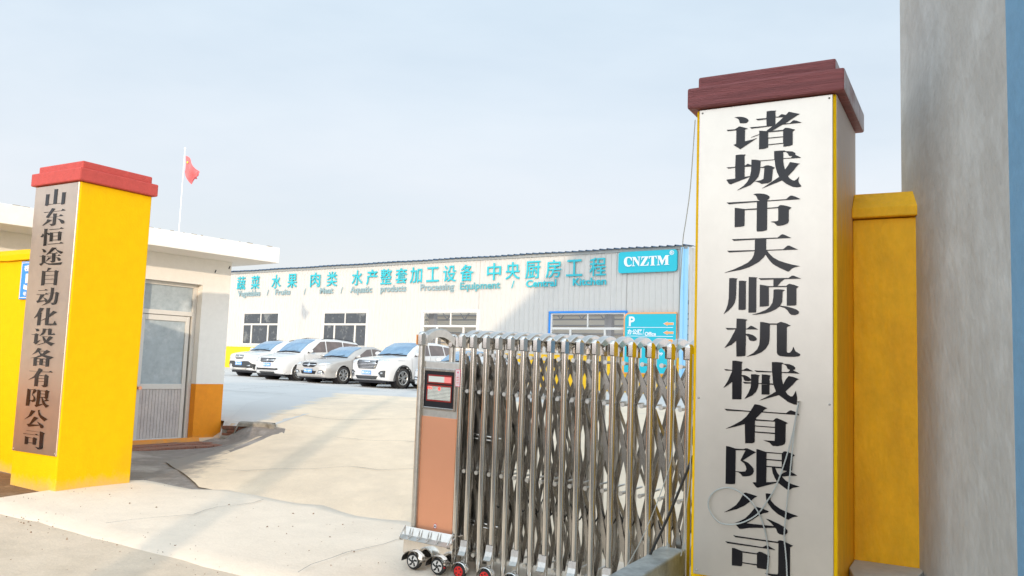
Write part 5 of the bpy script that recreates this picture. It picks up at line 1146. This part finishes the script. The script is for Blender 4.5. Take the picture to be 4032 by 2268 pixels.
        # wheels
        for ax in (axF, axR):
            yo = side*(hw-.005)
            part('wheel_well', MB().lathe([(wr+.05,.0),(wr+.05,.30),(0,.30)], Matrix.Translation((yo-side*.006, ax, wr)) @ Matrix.Rotation(-side*PI/2,4,'Y'), 30), X['blk'], t, fix=False)
            lipm = X['clad'] if c.get('clad') else paint
            part('arch_lip', MB().lathe([(wr+.035,-.02),(wr+.045,.016),(wr+(.10 if c.get('clad') else .065),.010),(wr+(.11 if c.get('clad') else .075),-.06)], Matrix.Translation((yo-side*.006, ax, wr+.005)) @ Matrix.Rotation(side*PI/2,4,'Y'), 26, (PI*.5 if side > 0 else -PI*.5)-.22, (PI*1.5 if side > 0 else PI*.5)+.22), lipm, t)
            M_ = Matrix.Translation((yo-side*.115, ax, wr)) @ Matrix.Rotation(side*PI/2,4,'Y')
            if ax == axF and c.get('steer'): M_ = M_ @ Matrix.Rotation(c['steer']*1.0,4,'X')
            tw = .10
            wl = part('wheel', MB().lathe([(.60*wr,-tw),(.90*wr,-tw),(.985*wr,-tw*.75),(wr,0),(.985*wr,tw*.75),(.90*wr,tw),(.66*wr,tw+.004)], M_, 36), X['rub'], t)
            part('rim_back', MB().lathe([(0,tw-.055),(.62*wr,tw-.055),(.66*wr,tw)], M_, 30), X['blk'], wl)
            sp_ = MB(); sp_.lathe([(.60*wr,tw-.02),(.63*wr,tw+.004),(.68*wr,tw+.008),(.69*wr,tw)], M_, 30)
            for k in range(c.get('spk',10)):
                a_ = 2*PI*k/c.get('spk',10)+(.10 if k%2 else -.10); A = M_ @ Vector((.08*wr*math.cos(a_),.08*wr*math.sin(a_),tw-.012)); B_ = M_ @ Vector((.63*wr*math.cos(a_),.63*wr*math.sin(a_),tw-.004))
                sp_.bar(A, B_, .034, .022, side=(M_.to_3x3() @ Vector((0,0,1))))
            sp_.lathe([(0,tw+.002),(.10*wr,tw),(.15*wr,tw-.02)], M_, 16)
            part('rim', sp_, X['alloy'], wl)
    part('underbody', MB().box(-hw*.8, hw*.8, .18, c['L']-.2, .17, c.get('zb',.22)+.12), X['blk'], t)
    # front details: flat outlines pressed onto the nose from the front
    def press(name, poly, m_, off=.01, parent=t, both=True, sub=3):
        res = None
        for side in ((1,-1) if both else (1,)):
            bm = bmesh.new(); f = bm.faces.new([bm.verts.new((side*x, 0, z)) for x, z in poly])
            bmesh.ops.triangulate(bm, faces=bm.faces); bmesh.ops.subdivide_edges(bm, edges=bm.edges, cuts=sub, use_grid_fill=True)
            for vtx in bm.verts:
                hit = tree.ray_cast(Vector((vtx.co.x, -3, vtx.co.z)), Vector((0,1,0)))
                if hit[0] is None:
                    k = 0; x, z = vtx.co.x, vtx.co.z
                    while hit[0] is None and k < 30: x *= .985; z += .006 if z < .5 else -.006; hit = tree.ray_cast(Vector((x,-3,z)), Vector((0,1,0))); k += 1
                y = hit[0].y if hit[0] is not None else .1
                vtx.co = Vector((vtx.co.x, y-off, vtx.co.z))
            bmesh.ops.recalc_face_normals(bm, faces=bm.faces)
            for f in bm.faces: f.smooth = True
            me = bpy.data.meshes.new(name); bm.to_mesh(me); bm.free(); res = put(me, name, m_, parent)
            md = res.modifiers.new('s','SOLIDIFY'); md.thickness = .008; md.offset = 0
        return res
    def rect(x0, x1, z0, z1): return [(x0,z0),(x1,z0),(x1,z1),(x0,z1)]
    c['front'](press, rect, t)
    # plate: a flat blue tag on the nose
    px, pz_, py = 0, c['plate'], tree.ray_cast(Vector((0,-3,c['plate'])), Vector((0,1,0)))[0].y-.03
    pl_ = part('number_plate', MB().box(-.22,.22,py-.006,py,pz_-.07,pz_+.07), X['blplate'], t)
    e = MB(); e.box(-.215,.215,py-.0075,py-.0062,pz_+.058,pz_+.064).box(-.215,.215,py-.0075,py-.0062,pz_-.064,pz_-.058); part('plate_edge', e, X['wlet'], pl_)
    text(c['txt'], -.20, .20, pz_-.045, pz_+.045, py-.0062, X['wlet'], pl_, 'lettering', .02, .002)
    return t, b
def mir(p): return [(-x, z) for x, z in p][::-1]
def front_suv(press, rect, t):
    press('grille', [(-.40,.66),(.40,.66),(.50,.84),(.47,.965),(-.47,.965),(-.50,.84)], X['blk'], .012, both=False)
    for i, z in enumerate((.69,.74,.79,.84,.89,.94)): press('grille_bar', rect(-.42-.02*i*(i<4),.42+.02*i*(i<4),z-.010,z+.010), X['chrome'], .022, both=False)
    press('badge', rect(-.14,.14,.90,.935), X['chrome'], .03, both=False)
    press('headlight', [(.50,.90),(.70,.86),(.82,.87),(.90,.97),(.49,.975)], X['lamp'], .014); press('headlight_rim', [(.49,.965),(.90,.965),(.91,.985),(.485,.985)], X['chrome'], .018)
    press('fog_lamp_recess', [(.56,.52),(.66,.38),(.80,.38),(.82,.62),(.66,.60)], X['clad'], .012); press('fog_lamp', rect(.66,.74,.49,.54), X['chrome'], .02)
    press('intake', [(-.45,.30),(.45,.30),(.55,.42),(-.55,.42)], X['clad'], .012, both=False); press('bumper_trim', [(.56,.50),(.66,.36),(.80,.36),(.80,.375),(.67,.38),(.58,.52)], X['chrome'], .02)
def front_sedan(press, rect, t):
    press('grille', [(-.38,.66),(-.26,.60),(.26,.60),(.38,.66),(.38,.745),(.30,.765),(-.30,.765),(-.38,.745)], X['blk'], .012, both=False)
    press('grille_bar', rect(-.38,.38,.675,.70), X['chrome'], .022, both=False); press('badge', [(.07*math.cos(k*PI/6),.687+.07*math.sin(k*PI/6)) for k in range(12)], X['chrome'], .03, both=False, sub=1)
    press('headlight', [(.47,.70),(.62,.67),(.76,.68),(.86,.77),(.70,.80),(.55,.77)], X['lamp'], .014)
    press('intake', [(-.36,.34),(.36,.34),(.42,.46),(-.42,.46)], X['blk'], .012, both=False)
    press('fog_lamp_recess', [(.50,.38),(.78,.38),(.76,.46),(.70,.49),(.56,.48)], X['blk'], .012); press('fog_lamp', [(.54,.395),(.74,.395),(.72,.455),(.58,.455)], X['lamp'], .02)
    press('bumper_trim', rect(.48,.80,.355,.372), X['chrome'], .018)
def front_mpv(press, rect, t):
    press('grille', [(-.38,.70),(.38,.70),(.46,.86),(-.46,.86)], X['blk'], .012, both=False)
    for z in (.755,.805): press('grille_bar', rect(-.42,.42,z-.010,z+.010), X['chrome'], .022, both=False)
    press('badge', [(-.05,.83),(-.055,.77),(0,.715),(.055,.77),(.05,.83)], X['chrome'], .03, both=False, sub=1)
    press('headlight', [(.46,.72),(.62,.71),(.78,.74),(.87,.88),(.50,.85)], X['lamp'], .014)
    press('intake', [(-.60,.40),(.60,.40),(.72,.48),(.50,.46),(-.50,.46),(-.72,.48)], X['blk'], .012, both=False); press('bumper_trim', rect(-.66,.66,.365,.39), X['chrome'], .018, both=False)
    press('fog_lamp', [(.62,.44),(.82,.44),(.78,.53),(.64,.52)], X['lamp'], .014); press('lower_cladding', [(-.80,.24),(.80,.24),(.84,.33),(-.84,.33)], X['clad'], .014, both=False)
def front_small(press, rect, t):
    press('grille', [(-.20,.74),(.20,.74),(.30,.86),(.28,.93),(-.28,.93),(-.30,.86)], X['ssd'], .012, both=False)
    for i in range(9): x = -.24+i*.06; press('grille_bar', rect(x-.008,x+.008,.76,.92), X['chrome'], .024, both=False, sub=1)
    press('badge', [(.06*math.cos(k*PI/6),.86+.06*math.sin(k*PI/6)) for k in range(12)], X['chrome'], .034, both=False, sub=1)
    press('headlight', [(.42,.76),(.60,.75),(.78,.84),(.84,.97),(.66,.95),(.48,.86)], X['lamp'], .014)
    press('lower_cladding', [(-.80,.30),(.80,.30),(.84,.52),(.62,.66),(.32,.66),(.24,.58),(-.24,.58),(-.32,.66),(-.62,.66),(-.84,.52)], X['clad'], .014, both=False)
    press('skid_plate', [(-.40,.29),(.40,.29),(.50,.37),(-.50,.37)], X['alu'], .022, both=False); press('fog_lamp', [(.52,.47),(.70,.44),(.72,.47),(.70,.50)], X['chrome'], .022)
SUV = dict(L=4.60,W=1.86,H=1.70,h0=1.02,h1=1.14,belt=1.13,s=(1.22,2.02,3.75,4.35),ax=.90,wr=.36,bp=[2.35,3.20],swe=3.95,clad=1,zb=.24,plate=.53,txt='鲁G36R29',front=front_suv,spk=10)
SED = dict(L=4.68,W=1.83,H=1.48,h0=.80,h1=.98,belt=.97,s=(1.25,2.15,3.35,4.25),ax=.95,wr=.325,bp=[2.50,3.25],swe=3.85,zb=.20,plate=.46,txt='鲁GUJ870',front=front_sedan,spk=14,rdrop=.08,fast=1)
MPV = dict(L=4.78,W=1.79,H=1.74,h0=.92,h1=1.10,belt=1.10,s=(1.02,1.92,4.15,4.62),ax=.88,wr=.325,bp=[2.30,3.25],swe=4.30,zb=.22,plate=.60,txt='鲁V729S9',front=front_mpv,spk=10,rails=1)
SML = dict(L=4.28,W=1.77,H=1.64,h0=1.00,h1=1.12,belt=1.11,s=(1.05,1.85,3.45,4.05),ax=.85,wr=.335,bp=[2.15,2.95],swe=3.65,clad=1,zb=.24,plate=.55,txt='鲁V672S9',front=front_small,spk=10,rails=1)
SE2 = dict(SED, h1=1.0, belt=.99, txt='鲁G52K16')
car('small white crossover with upright barred grille and black lower bumper, leftmost of the parked row', -15.15, -11.52, SML, X['cwht'])
car('white people carrier with roof rails, between the small crossover and the champagne saloon', -11.75, -12.73, MPV, X['cwht'])
car('low champagne-coloured saloon between the white people carrier and the white sport utility car', -9.29, -12.75, SED, X['cslv'])
car('large white sport utility car with wide horizontal chrome grille and grey wheel arches', -6.02, -12.95, SUV, X['cwht'])
tc5, b5 = car('white saloon half hidden behind the folding gate, with a blue card behind its windscreen', -3.15, -12.85, SE2, X['cwht'])
tg_ = b5.at(1.75, 6.6, -1); part('windscreen_card', MB().obox(Matrix.Translation(tg_+Vector((.35,-.03,-.06))) @ Matrix.Rotation(-.9,4,'X'), .05,.07,.003), X['blplate'], tc5)
